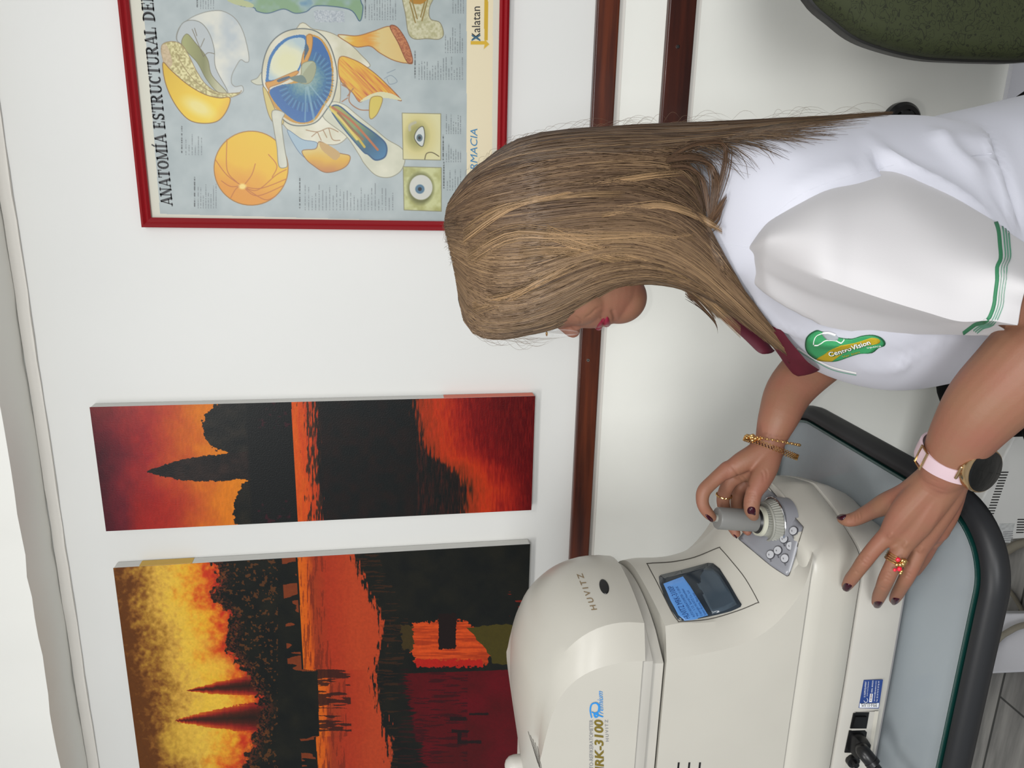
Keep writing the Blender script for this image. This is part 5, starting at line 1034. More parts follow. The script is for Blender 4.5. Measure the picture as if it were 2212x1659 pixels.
strip(TB, cr([(1761, 743), (1772, 742), (1786, 734), (1806, 734), (1818, 738), (1825, 731)], 4), 3.6, 0.003, M['emwhite'], 'emblem_swoosh', tun)
patch(TB, cr([(1778, 718), (1796, 719), (1812, 728), (1806, 734), (1788, 731)], 3, True), 0.0026, M['emgrey'], 'emblem_disc', tun, rings=3)
text_on('CentroVision', (1796, 767), (86, -27), (-5, -9.5), TB, M['emdark'], 'emblem_word_shadow', tun, off=0.0029, bold=0.05)
text_on('CentroVision', (1795, 765.5), (86, -27), (-5, -9.5), TB, M['emwhite'], 'emblem_word', tun, off=0.0034, bold=0.015)
text_on('Ver bien', (1822, 769), (36, -11), (-1.5, -4.5), TB, M['emgold'], 'emblem_tagline', tun, off=0.0026)
text_on('optica', (1873, 749), (30, -4), (-1, -4), TB, M['emwhite'], 'emblem_subword', tun, off=0.0026)
# trousers: she sits, thighs reaching under the table top
mb = MB()
for yy in (0.80, 0.96):
    mb.tube(cr([(0.03, yy*0.5+0.44, 0.56), (-0.03, yy, 0.575), (-0.12, yy, 0.59), (-0.30, yy, 0.555)], 5), [0.105-0.0021*i for i in range(16)], 28)
    mb.tube(cr([(-0.30, yy, 0.55), (-0.305, yy, 0.38), (-0.27, yy, 0.20), (-0.25, yy, 0.09)], 5), [0.073-0.002*i for i in range(16)], 24)
mb.tube([(0.0, 0.80, 0.575), (0.0, 0.96, 0.575)], [0.10, 0.10], 28)
tro = mb.build('trousers', M['black_cloth'], person, angle=None)
for yy in (0.80, 0.96):
    mb = MB(); rg = []
    for x, w_, h_ in [(-0.17, 0.025, 0.05), (-0.19, 0.036, 0.085), (-0.24, 0.04, 0.09), (-0.31, 0.045, 0.06), (-0.37, 0.045, 0.045), (-0.405, 0.03, 0.03)]:
        rg.append([(x, yy+w_*math.copysign(abs(math.cos(a))**0.6, math.cos(a)), 0.002+h_/2+h_/2*math.copysign(abs(math.sin(a))**0.6, math.sin(a))) for a in np.linspace(0, 2*math.pi, 24, endpoint=False)])
    mb.loft(rg); mb.build('shoe', M['black'], person)
# loose lower corner of the tunic with three rows of stitching
fl_ = [(2043, 754, .82), (2056, 742, .815), (2085, 728, .80), (2125, 735, .79), (2130, 745, .78), (2105, 775, .77), (2078, 806, .77), (2062, 788, .79), (2050, 772, .81)]
mb = MB(); a = [P(*q) for q in fl_]; mb.prism(a, [q+[0, .003, 0] for q in a]); flp = mb.build('tunic_hem', M['tunic'], tun, smooth=False)
FB = bvh_of(flp)
for o_ in (0, 3, 7): strip(FB, [(2056+o_, 756-o_*0.3), (2070+o_, 775-o_*0.3), (2084+o_, 790-o_*0.5)], 1.0, 0.0006, M['greenthread'], 'hem_stitching', flp)

# ---------------------------------------------------------------- hair
GU = [
 [(1000, 690), (1028, 722), (1080, 732), (1150, 720), (1205, 706), (1240, 686), (1290, 655), (1340, 624), (1400, 612), (1480, 626), (1530, 668), (1545, 690)],
 [(992, 655), (1020, 700), (1090, 710), (1170, 695), (1235, 668), (1300, 630), (1350, 608), (1420, 604), (1500, 626), (1550, 660), (1585, 684)],
 [(983, 600), (1030, 660), (1110, 668), (1200, 640), (1300, 590), (1400, 578), (1500, 604), (1590, 664), (1680, 744), (1730, 796)],
 [(975, 560), (1040, 610), (1130, 612), (1230, 575), (1330, 550), (1430, 564), (1510, 606), (1600, 682), (1690, 758), (1742, 796)],
 [(968, 530), (1040, 560), (1150, 560), (1260, 530), (1360, 520), (1450, 545), (1520, 590), (1600, 662), (1680, 738), (1740, 788)],
 [(962, 505), (1040, 515), (1160, 505), (1280, 490), (1380, 488), (1460, 508), (1520, 548), (1590, 622), (1660, 700), (1722, 775)],
 [(958, 485), (1040, 470), (1160, 452), (1280, 440), (1380, 440), (1450, 458), (1500, 490), (1545, 540), (1590, 605), (1640, 680)],
 [(961, 465), (1040, 425), (1150, 402), (1270, 385), (1380, 382), (1450, 392), (1490, 415), (1515, 455), (1535, 510)],
 [(964, 450), (1030, 385), (1130, 352), (1250, 334), (1370, 328), (1440, 330), (1480, 345), (1510, 380), (1520, 430)],
 [(967, 442), (1030, 365), (1120, 318), (1220, 300), (1340, 292), (1440, 292), (1530, 290), (1620, 280), (1740, 265), (1860, 252), (1925, 248)],
 [(966, 448), (1002, 394), (1060, 337), (1120, 302), (1200, 285), (1300, 277), (1400, 271), (1500, 267), (1600, 263), (1750, 254), (1850, 248), (1930, 243)]]
SHAPE = [0.30, 0.62, 0.84, 0.95, 1.0, 1.0, 0.98, 0.92, 0.78, 0.42, 0.06]
NG = len(GU); NS_ = 36
def Bk(px): return np.interp(px, [955, 975, 1010, 1060, 1150, 1300, 1450, 1600, 1750, 1930], [0.0, 0.028, 0.052, 0.074, 0.094, 0.097, 0.092, 0.075, 0.05, 0.02])
GP = []
for g, gl_ in enumerate(GU):
    q = resamp(cr(gl_, 6), NS_); L_ = []
    for x, y in q: L_.append([x, y, HY-Bk(x)*SHAPE[g]])
    GP.append(np.array(L_))
GP = np.array(GP)
def gpoint(u, t):   # u across guides 0..NG-1, t index along 0..NS_-1 (floats)
    i = int(min(max(u, 0), NG-1.0001)); f = u-i; j = int(min(max(t, 0), NS_-1.0001)); h = t-j
    f2 = f
    return (GP[i, j]*(1-f2)+GP[i+1, j]*f2)*(1-h)+(GP[i, j+1]*(1-f2)+GP[i+1, j+1]*f2)*h
def lay(x, y, Y, lift):
    if x > 1478 :
        h, nn = hit(TS, x, y, 0)
        if h is not None and Y > h[1]-0.003-lift: Y = h[1]-0.003-lift
    return P(x, y, Y)
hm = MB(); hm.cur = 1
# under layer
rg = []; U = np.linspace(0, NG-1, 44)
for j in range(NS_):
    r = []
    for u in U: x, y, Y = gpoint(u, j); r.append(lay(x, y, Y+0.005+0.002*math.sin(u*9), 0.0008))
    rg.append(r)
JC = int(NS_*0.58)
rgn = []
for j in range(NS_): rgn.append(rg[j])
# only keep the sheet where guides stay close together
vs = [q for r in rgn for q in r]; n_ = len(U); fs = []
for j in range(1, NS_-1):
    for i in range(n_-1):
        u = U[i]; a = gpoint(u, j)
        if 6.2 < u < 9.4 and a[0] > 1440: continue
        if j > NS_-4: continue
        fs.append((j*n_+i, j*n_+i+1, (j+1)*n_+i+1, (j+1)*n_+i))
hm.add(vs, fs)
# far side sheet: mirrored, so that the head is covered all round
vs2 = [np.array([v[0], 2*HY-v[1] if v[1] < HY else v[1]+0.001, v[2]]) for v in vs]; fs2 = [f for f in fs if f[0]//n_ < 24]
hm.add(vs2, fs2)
hb = MB()
cols = []; SV = []; SF = []
def strand(pts3, r0, col, ncs=3):
    k = len(SV); n = len(pts3); pts3 = np.array(pts3); T = np.gradient(pts3, axis=0); T /= np.linalg.norm(T, axis=1)[:, None]+1e-9
    vd = O-pts3; s = np.cross(T, vd); s /= np.linalg.norm(s, axis=1)[:, None]+1e-9; w_ = np.cross(s, T)
    for i in range(n):
        rr_ = r0*min(1, (i+1)/3, 0.15+(n-1-i)/5)
        for a in range(ncs): an = 2*math.pi*a/ncs+math.pi/2; SV.append(pts3[i]+s[i]*rr_*math.cos(an)+w_[i]*rr_*math.sin(an)); cols.append(col)
    for i in range(n-1):
        for a in range(ncs): SF.append((k+i*ncs+a, k+i*ncs+(a+1) % ncs, k+(i+1)*ncs+(a+1) % ncs, k+(i+1)*ncs+a))
def hcol(u, kk=None):
    base = np.interp(u, [0, 1, 2, 3, 4, 5, 6, 7, 8, 9, 10], [0.62, 0.6, 0.66, 0.6, 0.72, 0.5, 0.34, 0.40, 0.42, 0.40, 0.24])
    v = base+RNG.normal()*0.17; hl = RNG.random() < 0.10
    if hl: v += 0.35
    v = min(max(v, 0), 1.15); a = np.array([66, 50, 39]); b = np.array([142, 116, 86]); c = a+(b-a)*v; return lin([min(255, q) for q in c])+[1]
clumps = [(RNG.random()*(NG-1), RNG.random()*0.9+0.1, RNG.normal()*0.30) for _ in range(190)]
for s_i in range(7600):
    if s_i < 6800: cu_, ck, cc = clumps[RNG.integers(len(clumps))]; u = cu_+RNG.normal()*0.10
    else: u = RNG.random()*(NG-1); cc = 0
    u = min(max(u, 0.0), NG-1.001); deep = RNG.random()
    t0 = RNG.random()**2*NS_*0.35 if RNG.random() < 0.4 else RNG.random()*0.4; t1 = NS_-1-RNG.random()**2*9
    if 6.3 < u < 9.3: t1 = NS_-1-RNG.random()*13
    drift = RNG.normal()*0.35; ph = RNG.random()*6.28; amp = RNG.normal()*1.6; pts3 = []; n = 20
    for i in range(n):
        f = i/(n-1); t = t0+(t1-t0)*f; uu = min(max(u+drift*f*f*(0.5 if u > 8.6 or u < 1.2 else 1), 0), NG-1.001)
        x, y, Y = gpoint(uu, t); y += amp*math.sin(ph+f*5)+RNG.normal()*0.25; Y += 0.004*deep-0.0015-0.0025*(1-deep)*math.sin(f*3.1)
        pts3.append(lay(x, y, Y, 0.001+0.006*deep))
    strand(pts3, 0.00038+0.00042*RNG.random(), hcol(u+cc))
# pale surface locks sweeping over the side of the head
for line, wd, n_l in [([(1010, 560), (1100, 510), (1200, 510), (1300, 512), (1400, 508), (1460, 515), (1520, 500)], 9, 34), ([(1000, 520), (1100, 450), (1200, 420), (1300, 398), (1400, 380), (1480, 372)], 6, 24), ([(1000, 500), (1080, 450), (1180, 430), (1280, 420), (1350, 418)], 6, 18),
                      ([(1180, 500), (1260, 530), (1360, 555), (1440, 580), (1520, 640), (1600, 715)], 9, 34), ([(1120, 545), (1200, 540), (1280, 550), (1340, 566), (1420, 580)], 10, 28), ([(1300, 460), (1370, 450), (1430, 445), (1500, 465), (1560, 500)], 5, 40), ([(1020, 660), (1100, 640), (1180, 600), (1260, 560)], 11, 30)]:
    base = resamp(cr(line, 6), 18)
    for _ in range(n_l):
        o1 = RNG.normal()*wd; o2 = RNG.normal()*wd*0.8; pts3 = []
        for i, (x, y) in enumerate(base):
            f = i/17; yy = y+o1*(1-f)+o2*f+math.sin(f*6+o1)*0.8
            cand = GP[:, :, :2].reshape(-1, 2); d2 = ((cand-[x, yy])**2).sum(1); kk_ = np.argsort(d2)[:3]; wts = 1/(d2[kk_]+20); Y = (GP[:, :, 2].reshape(-1)[kk_]*wts).sum()/wts.sum()
            pts3.append(lay(x, yy, Y-0.004, 0.008))
        strand(pts3, 0.00032+0.0002*RNG.random(), lin((np.array([136, 110, 80])*(1+RNG.normal()*0.12)).clip(20, 230))+[1])
# dark looping locks in the gap behind the neck, over the white shoulder
for line, n_l in [([(1440, 345), (1490, 340), (1530, 352), (1545, 390), (1540, 440), (1530, 500)], 46), ([(1450, 335), (1500, 312), (1560, 308), (1568, 340), (1556, 400), (1538, 460)], 16), ([(1450, 360), (1485, 360), (1515, 385), (1525, 430), (1530, 480)], 30), ([(1440, 380), (1480, 390), (1505, 420), (1520, 470)], 40), ([(1460, 520), (1500, 500), (1540, 470), (1570, 425)], 24), ([(1400, 520), (1450, 518), (1500, 505), (1545, 480), (1560, 450)], 22), ([(1700, 770), (1720, 785), (1740, 790), (1752, 800)], 18), ([(1480, 630), (1510, 655), (1540, 690), (1550, 710)], 20)]:
    base = resamp(cr(line, 6), 18); c0 = RNG.random()
    for _ in range(n_l):
        o1 = RNG.normal()*5; o2 = RNG.normal()*5; pts3 = []
        for i, (x, y) in enumerate(base):
            f = i/17; Y = HY-Bk(x)*0.9; pts3.append(lay(x+o2*math.sin(f*3.1), y+o1*(1-f)+o2*f, Y, 0.002+0.004*RNG.random()*0+0.004))
        strand(pts3, 0.0003+0.0003*RNG.random(), lin((np.array([80, 60, 44])*(1+RNG.normal()*0.14)).clip(10, 230))+[1])
# flyaway hairs along the outline
for _ in range(170):
    if RNG.random() < 0.6: j = RNG.integers(2, NS_-2); x, y, Y = GP[10, j]; out = -1
    else: j = RNG.integers(0, 9); x, y, Y = GP[0 if RNG.random() < 0.7 else 3, j]; out = 1
    L_ = 20+RNG.random()*90; hgt = 3+RNG.random()**2*26; pts3 = []
    for i in range(12):
        f = i/11; pts3.append(P(x+L_*f, y+(out*hgt*math.sin(math.pi*f*0.9)) + (GP[10, min(NS_-1, j+int(f*3))][1]-y)*(0.6 if out < 0 else 0), Y))
    strand(pts3, 0.00013, lin([120, 98, 76])+[1])
for _ in range(90):   # short fuzz on the crown
    u = RNG.random()*3.6+2.6; x, y, Y = gpoint(u, 0); L_ = 6+RNG.random()*14; an = RNG.normal()*0.8; strand([P(x+2-L_*f*math.cos(an)+8*f*f, y+L_*f*math.sin(an)*1.5, Y) for f in np.linspace(0, 1, 7)], 0.00014, lin([100, 80, 60])+[1])
nb = len(hm.v); hm.cur = 0; hm.v += [tuple(map(float, q)) for q in SV]; hm.f += [tuple(i+nb for i in f) for f in SF]; hm.m += [0]*len(SF)
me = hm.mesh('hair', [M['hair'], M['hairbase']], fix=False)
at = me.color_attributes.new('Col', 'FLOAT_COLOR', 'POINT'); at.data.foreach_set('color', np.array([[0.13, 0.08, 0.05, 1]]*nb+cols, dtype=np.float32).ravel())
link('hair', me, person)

# ---------------------------------------------------------------- worn things
def unit(v): return v/np.linalg.norm(v)
def around(c, axis, ref, ra, rb, n=72, a0=0, a1=2*math.pi, ofs=0):
    t = unit(np.array(axis, float)); u = np.array(ref, float); u = unit(u-t*(u@t)); v = np.cross(t, u)
    return [c+u*math.cos(a)*ra+v*math.sin(a)*rb+t*ofs for a in np.linspace(a0, a1, n, endpoint=False if abs(a1-a0-2*math.pi) < 1e-6 else True)], t, u, v
# watch
ax = unit(P(2056, 985, .66)-P(2040, 1015, .668)); cW = P(2056, 988, .661); fdir = P(2125, 1020, .640)-P(2056, 988, .661)
fdir = unit(fdir-ax*(fdir@ax)); side = np.cross(ax, fdir)
wt = thing('wristwatch', 'round black-faced gold watch with pale pink strap on the near wrist', 'watch', cW)
ra, rb = 0.0330, 0.0285
def bandring(n, a0, a1, hwid, t0, t1):
    rg = []
    for a in np.linspace(a0, a1, n):
        d = fdir*math.cos(a)*ra+side*math.sin(a)*rb; e = unit(d); w_ = hwid*(0.86+0.14*abs(math.cos(a)))
        rg.append([cW+d+e*t0-ax*w_, cW+d+e*t1-ax*w_*0.94, cW+d+e*(t1+0.0003), cW+d+e*t1+ax*w_*0.94, cW+d+e*t0+ax*w_])
    return rg
mb = MB(); mb.loft(bandring(90, 0.42, 2*math.pi-0.42, 0.0098, -0.0012, 0.0014)); band = mb.build('strap', M['pink'], wt, angle=50)
fc = cW+fdir*(ra-0.009)+unit(O-cW)*0.014; mb = MB(); fn = unit(fdir*0.80+unit(O-cW)*0.62); 
def disc_at(c, nrm, prof, n=56):
    t = unit(nrm); u = unit(np.cross(t, [0, 0.3, 1])); v = np.cross(t, u); rg = [[c+t*h+u*r*math.cos(2*math.pi*k_/n)+v*r*math.sin(2*math.pi*k_/n) for k_ in range(n)] for r, h in prof]; return rg
mb.loft(disc_at(fc, fn, [(0.019, -0.004), (0.0230, 0.0), (0.0238, 0.003), (0.0238, 0.0075), (0.0230, 0.0095), (0.0216, 0.0102)])); mb.build('case', M['rosegold'], wt, angle=30)
mb = MB(); mb.loft(disc_at(fc, fn, [(0.0218, 0.0085), (0.0218, 0.0104), (0.0206, 0.0112), (0.004, 0.0116)])); mb.build('dial', M['darkglass'], wt, angle=40)
for sg in (-1, 1):
    t_ = unit(np.cross(ax, fn)); p0 = fc+t_*sg*0.0225-fn*0.001; mb = MB(); mb.tube([p0-ax*0.0075, p0+ax*0.0075], 0.0016, 12); mb.build('lug', M['rosegold'], wt)
pz = unit(P(1993, 965, .66)-cW); bp = cW+unit(pz-ax*(pz@ax))*0.0305; mb = MB(); e = unit(bp-cW); s2 = np.cross(ax, e)
mb.tube([bp+e*0.0022-ax*0.0112+s2*0.006, bp+e*0.0022+ax*0.0112+s2*0.006, bp+e*0.0022+ax*0.0112-s2*0.006, bp+e*0.0022-ax*0.0112-s2*0.006], 0.0014, 8, closed=True); mb.build('buckle', M['rosegold'], wt)
WB = bvh_of(band)
for x, y in ((2006, 972), (2014, 979), (2023, 985)):
    h, nn = hit(WB, x, y, 0.0003)
    if h is not None: mb = MB(); mb.loft(disc_at(h, nn, [(0.0014, 0), (0.0013, 0.0004)], 14)); mb.build('strap_hole', mat('strap_hole', (110, 70, 76), 0.6), wt)
# two bracelets
ax2 = unit(P(1682, 900, .905)-P(1660, 968, .896)); 
def chainlet(name, lab, c, rA, rB, tilt, n, r, kind, m):
    a_ = unit(ax2+np.array(tilt)); L_, t, u, v = around(c, a_, [-0.1, 0, 1], rA, rB, n); th = thing(name, lab, 'bracelet', c)
    mb = MB()
    if kind == 'zigzag':
        q = [p+t*(0.0012 if i % 2 else -0.0012) for i, p in enumerate(L_)]; mb.tube(q, r, 6, closed=True)
        for i in range(0, n, 3): mb.ell(L_[i], (0.0016, 0.0016, 0.0016), nu=8, nv=6)
    else:
        for sg in (-1, 0, 1):
            q = [p+t*(0.0022*sg)+t*(0.0011 if (i+sg) % 2 else -0.0011) for i, p in enumerate(L_)]; mb.tube(q, r, 5, closed=True)
    mb.build('chain', m, th); return th, L_, t
c1 = P(1671, 938, .899)
b1_, L1_, t1_ = chainlet('bracelet', 'thin gold zigzag bracelet with small pink stones on the far wrist', P(1670, 951, 0.8965+DJ), 0.0345, 0.0260, (0.0, 0.05, 0.12), 96, 0.0008, 'zigzag', M['gold'])
for i, (x, y) in enumerate([(1664, 953), (1683, 955), (1697, 956)]):
    r_ = ray(x, y); Pp = P(x, y, 0.878); k_ = int(np.argmin([np.linalg.norm(pixv([q])[0]-[x, y])+(q[1] > .9)*30 for q in L1_])); mb = MB(); mb.ell(L1_[k_], (0.0032, 0.0026, 0.0032), nu=12, nv=8); mb.build('stone', M['pink_gem'] if i < 2 else M['gold'], b1_)
b2_, L2_, t2_ = chainlet('bracelet', 'wider gold mesh bracelet nearest the hand on the far wrist', P(1665, 967, .8950+DJ), 0.0370, 0.0262, (0.0, 0.0, -0.05), 110, 0.0007, 'mesh', M['gold'])
cl = MB()
for i_ in range(16):
    k_ = int(RNG.integers(0, 14)); q = L1_[(k_*1) % len(L1_)]*0.5+L2_[(k_*1) % len(L2_)]*0.5+RNG.normal(size=3)*0.0022; rr_ = 0.0012+0.0014*RNG.random(); mb = MB(); mb.ell(q, (rr_, rr_*0.8, rr_*1.3), nu=10, nv=8); mb.build('charm', M['gold'], b1_)
# rings
rg1 = thing('finger_ring', 'ornate gold ring with three red stones on the near hand', 'ring', P(1935, 1214, .69)); fa = unit(P(1932, 1215, .692)-P(1952, 1178, .693)); c = P(1936, 1208, .6925)
for i, (o_, tl_) in enumerate([(-.0035, .1), (-.0012, .05), (.0012, 0), (.0035, -.05)]):
    mb = MB(); L_, t, u, v = around(c+fa*o_, fa+np.array([tl_, 0, 0]), O-c, 0.0112, 0.0112, 40); mb.tube(L_, 0.0008, 6, closed=True); mb.build('band', M['gold'], rg1)
for x, y, r, m_ in [(1940, 1209, .0022, 'red_gem'), (1943, 1229, .0024, 'red_gem'), (1933, 1231, .0017, 'red_gem'), (1954, 1213, .0026, 'gold'), (1951, 1219, .0026, 'gold'), (1945, 1220, .0022, 'gold'), (1938, 1220, .0020, 'gold'), (1946, 1238, .0018, 'gold'), (1950, 1211, .0020, 'gold'), (1948, 1234, .0016, 'gold')]:
    h = P(x, y, .6800); r *= 1.25; mb = MB(); mb.ell(h, (r, r*0.8, r), nu=12, nv=8); mb.build('stone' if m_ == 'red_gem' else 'ornament', M[m_], rg1)
rg2 = thing('finger_ring', 'narrow gold ring on the far hand gripping the joystick', 'ring', P(1556, 1072, .916+DJ)); c = P(1564, 1070, .9165+DJ); mb = MB(); L_, t, u, v = around(c, P(1562, 1085, .917)-P(1566, 1062, .916), [1, 0, 0], 0.0100, 0.0100, 40); mb.tube([q+t*(0.0006 if i % 2 else -0.0006) for i, q in enumerate(L_)], 0.0010, 6, closed=True); mb.build('band', M['gold'], rg2)
# spectacles, mostly hidden by hair
gs = thing('eyeglasses', 'rimless spectacles with a thin gold bridge worn by the woman', 'glasses', P(1185, 720, HY)); gx = P(1186, 706, HY)
for sd in (-1, 1):
    mb = MB(); o = [(gx[0]-0.001+0.004*abs(sd*0.012+0.024*sd*0)+0.002*math.cos(a), HY+sd*(0.031+0.024*math.cos(a)), gx[2]-0.010+0.0175*math.sin(a)) for a in np.linspace(0, 2*math.pi, 32, endpoint=False)]; mb.prism(o, [(x+0.0015, y, z) for x, y, z in o]); mb.build('lens', M['lens'], gs)
    mb = MB(); mb.tube([(gx[0]+0.024, HY+sd*0.058, gx[2]+0.000), (gx[0]+0.09, HY+sd*0.078, gx[2]+0.002), (gx[0]+0.125, HY+sd*0.076, gx[2]-0.02)], 0.0010, 8); mb.build('temple_arm', M['gold'], gs)
mb = MB(); mb.tube(cr([P(1181, 719, HY-.009), P(1181, 722, HY-.006), P(1181, 724, HY), P(1181, 722, HY+.006), P(1181, 719, HY+.009)], 4), 0.0013, 8); mb.build('bridge', M['gold'], gs)
mb = MB(); mb.ell(P(1196, 712, HY-.009), (0.0025, 0.0012, 0.0042), nu=10, nv=8); mb.build('nose_pad', M['lens'], gs)

# ================================================================ OTHER THINGS IN THE ROOM
# round stool under her
t = thing('stool', 'black round stool the woman in white sits on', 'stool', (0.0, 0.88, 0))
mb = MB(); mb.tube([(0.0, 0.88, 0.43), (0.0, 0.88, 0.435), (0.0, 0.88, 0.465), (0.0, 0.88, 0.475)], [0.13, 0.15, 0.15, 0.14], 40, rnd=False); mb.build('seat', M['black'], t)
mb = MB(); mb.tube([(0.0, 0.88, 0.06), (0.0, 0.88, 0.43)], [0.025, 0.025], 20, rnd=False); mb.build('column', M['chrome'], t)
for i in range(5):
    a = 2*math.pi*i/5; mb = MB(); mb.tube([(0.0, 0.88, 0.065), (0.0+0.17*math.cos(a), 0.88+0.17*math.sin(a), 0.045)], [0.02, 0.014], 12); mb.build('leg', M['black'], t)
    mb = MB(); mb.tube([(0.0+0.17*math.cos(a)-0.012*math.sin(a), 0.88+0.17*math.sin(a)+0.012*math.cos(a), 0.024), (0.0+0.17*math.cos(a)+0.012*math.sin(a), 0.88+0.17*math.sin(a)-0.012*math.cos(a), 0.024)], 0.022, 16, rnd=False); mb.build('caster', M['black'], t)
# olive chair at the right edge: the tall rounded back is what shows
CY = 1.10
gm = M['chair']; nt = gm.node_tree; b_ = nt.nodes['Principled BSDF']; tc_ = [x for x in nt.nodes if x.type == 'TEX_COORD'][0]
def vor(scale, seed, w0, w1):
    mp = nt.nodes.new('ShaderNodeMapping'); mp.inputs['Location'].default_value = (seed, seed*1.7, seed*0.3); mp.inputs['Rotation'].default_value = (0, 0.6*seed, 0)
    nz = nt.nodes.new('ShaderNodeTexNoise'); nz.inputs['Scale'].default_value = scale*0.7; mx = nt.nodes.new('ShaderNodeMix'); mx.data_type = 'RGBA'; mx.inputs[0].default_value = 0.35
    nt.links.new(tc_.outputs['Object'], mp.inputs[0]); nt.links.new(mp.outputs[0], nz.inputs[0]); nt.links.new(mp.outputs[0], mx.inputs[6]); nt.links.new(nz.outputs[1], mx.inputs[7])
    v = nt.nodes.new('ShaderNodeTexVoronoi'); v.feature = 'F1'; v.inputs['Scale'].default_value = scale; nt.links.new(mx.outputs[2], v.inputs[0])
    mr = nt.nodes.new('ShaderNodeMath'); mr.operation = 'SUBTRACT'; mr.inputs[1].default_value = w0; nt.links.new(v.outputs['Distance'], mr.inputs[0])
    ab = nt.nodes.new('ShaderNodeMath'); ab.operation = 'ABSOLUTE'; nt.links.new(mr.outputs[0], ab.inputs[0])
    lt = nt.nodes.new('ShaderNodeMath'); lt.operation = 'LESS_THAN'; lt.inputs[1].default_value = w1; nt.links.new(ab.outputs[0], lt.inputs[0]); return lt
a1 = vor(34, 1, 0.42, 0.035); a2 = vor(24, 3.3, 0.38, 0.028); mxx = nt.nodes.new('ShaderNodeMath'); mxx.operation = 'MAXIMUM'; nt.links.new(a1.outputs[0], mxx.inputs[0]); nt.links.new(a2.outputs[0], mxx.inputs[1])
cm = nt.nodes.new('ShaderNodeMix'); cm.data_type = 'RGBA'; cm.inputs[6].default_value = lin((52, 58, 32))+[1]; cm.inputs[7].default_value = lin((32, 36, 18))+[1]; nt.links.new(mxx.outputs[0], cm.inputs[0]); nt.links.new(cm.outputs[2], b_.inputs['Base Color'])
bpn = nt.nodes.new('ShaderNodeBump'); bpn.invert = True; bpn.inputs['Strength'].default_value = 0.5; bpn.inputs['Distance'].default_value = 0.001; nt.links.new(mxx.outputs[0], bpn.inputs['Height']); nt.links.new(bpn.outputs[0], b_.inputs['Normal'])
out = [P(x, y, CY) for x, y in [(2420, 130), (2212, 134), (2130, 135), (2060, 133), (1990, 128), (1920, 113), (1850, 88), (1800, 52), (1745, 0)]]
xc = 0.445; left = [(q[0], q[2]) for q in out]; left[0] = (left[0][0]+0.01, left[0][1]); left += [(0.30, left[-1][1]+0.042), (xc, left[-1][1]+0.060)]
right = [(2*xc-x, z) for x, z in left[::-1][1:]]; oc = [tuple(q) for q in cr(left+right, 5)]; cx_ = xc; cz_ = sum(z for x, z in oc)/len(oc)
t = thing('office_chair', 'olive green chair with a patterned rounded back beside the white wall', 'chair', (xc, CY+0.25, 0))
def ringc(s_, y): return [(cx_+(x-cx_)*s_, y, cz_+(z-cz_)*s_) for x, z in oc]
mb = MB(); mb.loft([ringc(0.90, CY-0.034), ringc(0.955, CY-0.030), ringc(0.982, CY-0.020), ringc(0.99, CY-0.006), ringc(0.985, CY+0.004)]); mb.build('back_cushion', M['chair'], t, angle=None)
mb = MB(); mb.loft([ringc(0.985, CY-0.004), ringc(1.0, CY-0.001), ringc(1.0, CY+0.016), ringc(0.97, CY+0.026), ringc(0.6, CY+0.03)]); mb.build('back_shell', M['chairedge'], t, angle=50)
zb = min(z for x, z in oc)
mb = MB(); mb.tube([(xc, CY+0.045, zb+0.12), (xc, CY+0.055, 0.41), (xc, CY+0.16, 0.37)], [0.022, 0.022, 0.022], 14); mb.build('back_bracket', M['chairedge'], t)
sp = rrect(xc-0.18, xc+0.18, CY+0.06, CY+0.46, 0.1)
mb = MB(); mb.loft([[(x, y, 0.37) for x, y in sp], [(x, y, 0.40) for x, y in sp], [(xc+(x-xc)*0.95, CY+0.26+(y-CY-0.26)*0.95, 0.42) for x, y in sp]]); mb.build('seat', M['chair'], t, angle=60)
mb = MB(); mb.tube([(xc, CY+0.25, 0.07), (xc, CY+0.25, 0.37)], [0.027, 0.027], 18, rnd=False); mb.build('column', M['black'], t)
for i in range(5):
    a = 2*math.pi*i/5+0.3; e = (xc+0.24*math.cos(a), CY+0.25+0.24*math.sin(a)); mb = MB(); mb.tube([(xc, CY+0.25, 0.085), (e[0], e[1], 0.06)], [0.022, 0.015], 12); mb.build('leg', M['black'], t)
    mb = MB(); mb.tube([(e[0]-0.012*math.sin(a), e[1]+0.012*math.cos(a), 0.026), (e[0]+0.012*math.sin(a), e[1]-0.012*math.cos(a), 0.026)], 0.025, 16, rnd=False); mb.build('caster', M['black'], t)
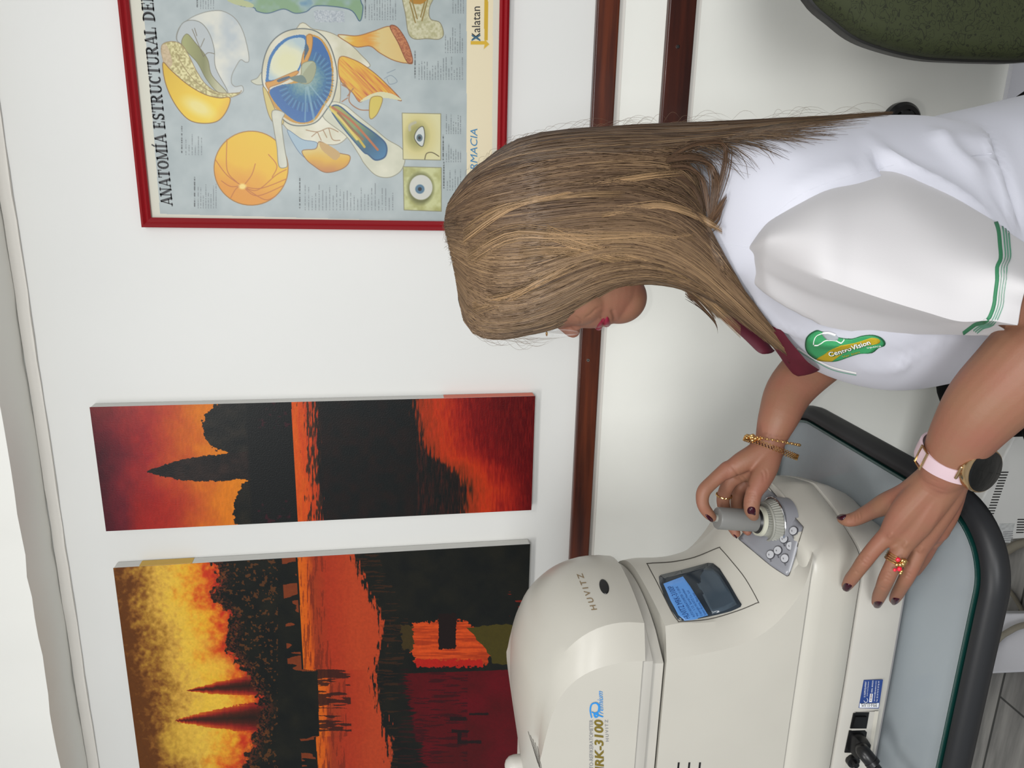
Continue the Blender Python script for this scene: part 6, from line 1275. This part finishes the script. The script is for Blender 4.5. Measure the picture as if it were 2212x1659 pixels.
# white vented metal box on the floor behind the table
zt_ = 0.27; A_ = PZ(2150, 1025, zt_); B_ = PZ(2117, 1090, zt_); dr = unit(B_-A_); Lf = PZ(2075, 1172, zt_); Lf = A_+dr*((Lf-A_)@dr); Rt = A_-dr*0.16; bk_ = np.cross(dr, [0, 0, 1.]); bk_ = bk_ if bk_[1] > 0 else -bk_; bk_ = unit(bk_)
t = thing('voltage_regulator', 'white metal box with rows of black vent slots on the floor behind the table', 'electrical box', (Lf+Rt)/2*[1, 1, 0])
dep = 0.17; c4 = [Lf, Rt, Rt+bk_*dep, Lf+bk_*dep]
mb = MB(); mb.prism([q*[1, 1, 0]+[0, 0, 0.008] for q in c4], c4); mb.build('case', M['white_metal'], t, bevel=0.003)
fn_ = -bk_
def fhit(px, py, o=0.0006): r = ray(px, py); k_ = ((A_-O)@fn_)/(r@fn_); return O+r*k_+fn_*o
for row, (x0, y0, x1, y1, n_) in enumerate([(2170, 1020, 2137, 1115, 17), (2206, 1122, 2203, 1150, 6)]):
    for i in range(n_):
        f = i/(n_-1); x = x0+(x1-x0)*f; y = y0+(y1-y0)*f; a = fhit(x-8, y); b = fhit(x+8, y); up_ = b-a; a2 = a; mb = MB(); w2 = dr*0.0013
        mb.prism([a2-w2, a2+w2, b+w2, b-w2], [q-fn_*0.001 for q in (a2-w2, a2+w2, b+w2, b-w2)]); mb.build('vent_slot', M['black'], t, smooth=False)
q4 = [fhit(2159, 1131), fhit(2192, 1130), fhit(2182, 1172), fhit(2150, 1171)]; mb = MB(); mb.prism(q4, [q-fn_*0.0008 for q in q4]); sk = mb.build('rating_sticker', mat('silver_sticker', (196, 198, 196), 0.35, noise=(120, 0.25)), t, smooth=False)
for i in range(5): q4 = [fhit(2167, 1148+4.6*i, .0009), fhit(2188, 1147+4.6*i, .0009), fhit(2187, 1148.4+4.6*i, .0009), fhit(2166, 1149.4+4.6*i, .0009)]; mb = MB(); mb.prism(q4, [q-fn_*0.0004 for q in q4]); mb.build('sticker_line', M['grey_ink'], sk, smooth=False)
# grey cables on the floor
def floorcable(name, lab, pts, r, cat='cable'):
    q = cr([PZ(x, y, z) for x, y, z in pts], 8); mb = MB(); mb.tube(q, r, 12); o = mb.build(name, M['cable'], None, angle=None); tag(o, lab, cat)
floorcable('floor_cable', 'grey braided cable lying across the white foot of the table', [(2100, 1460, .108), (2150, 1388, .108), (2180, 1364, .108), (2215, 1350, .108), (2290, 1345, .108)], 0.0065)
floorcable('floor_cable', 'thin grey cable on the dark floor between the white box and the table foot', [(2165, 1262, .006), (2185, 1282, .006), (2200, 1305, .006), (2222, 1345, .006)], 0.005)
floorcable('floor_cable', 'grey hose curving along the bottom of the vented white box', [(2140, 1210, .012), (2178, 1188, .012), (2200, 1176, .012), (2240, 1168, .012), (2300, 1170, .012)], 0.010)
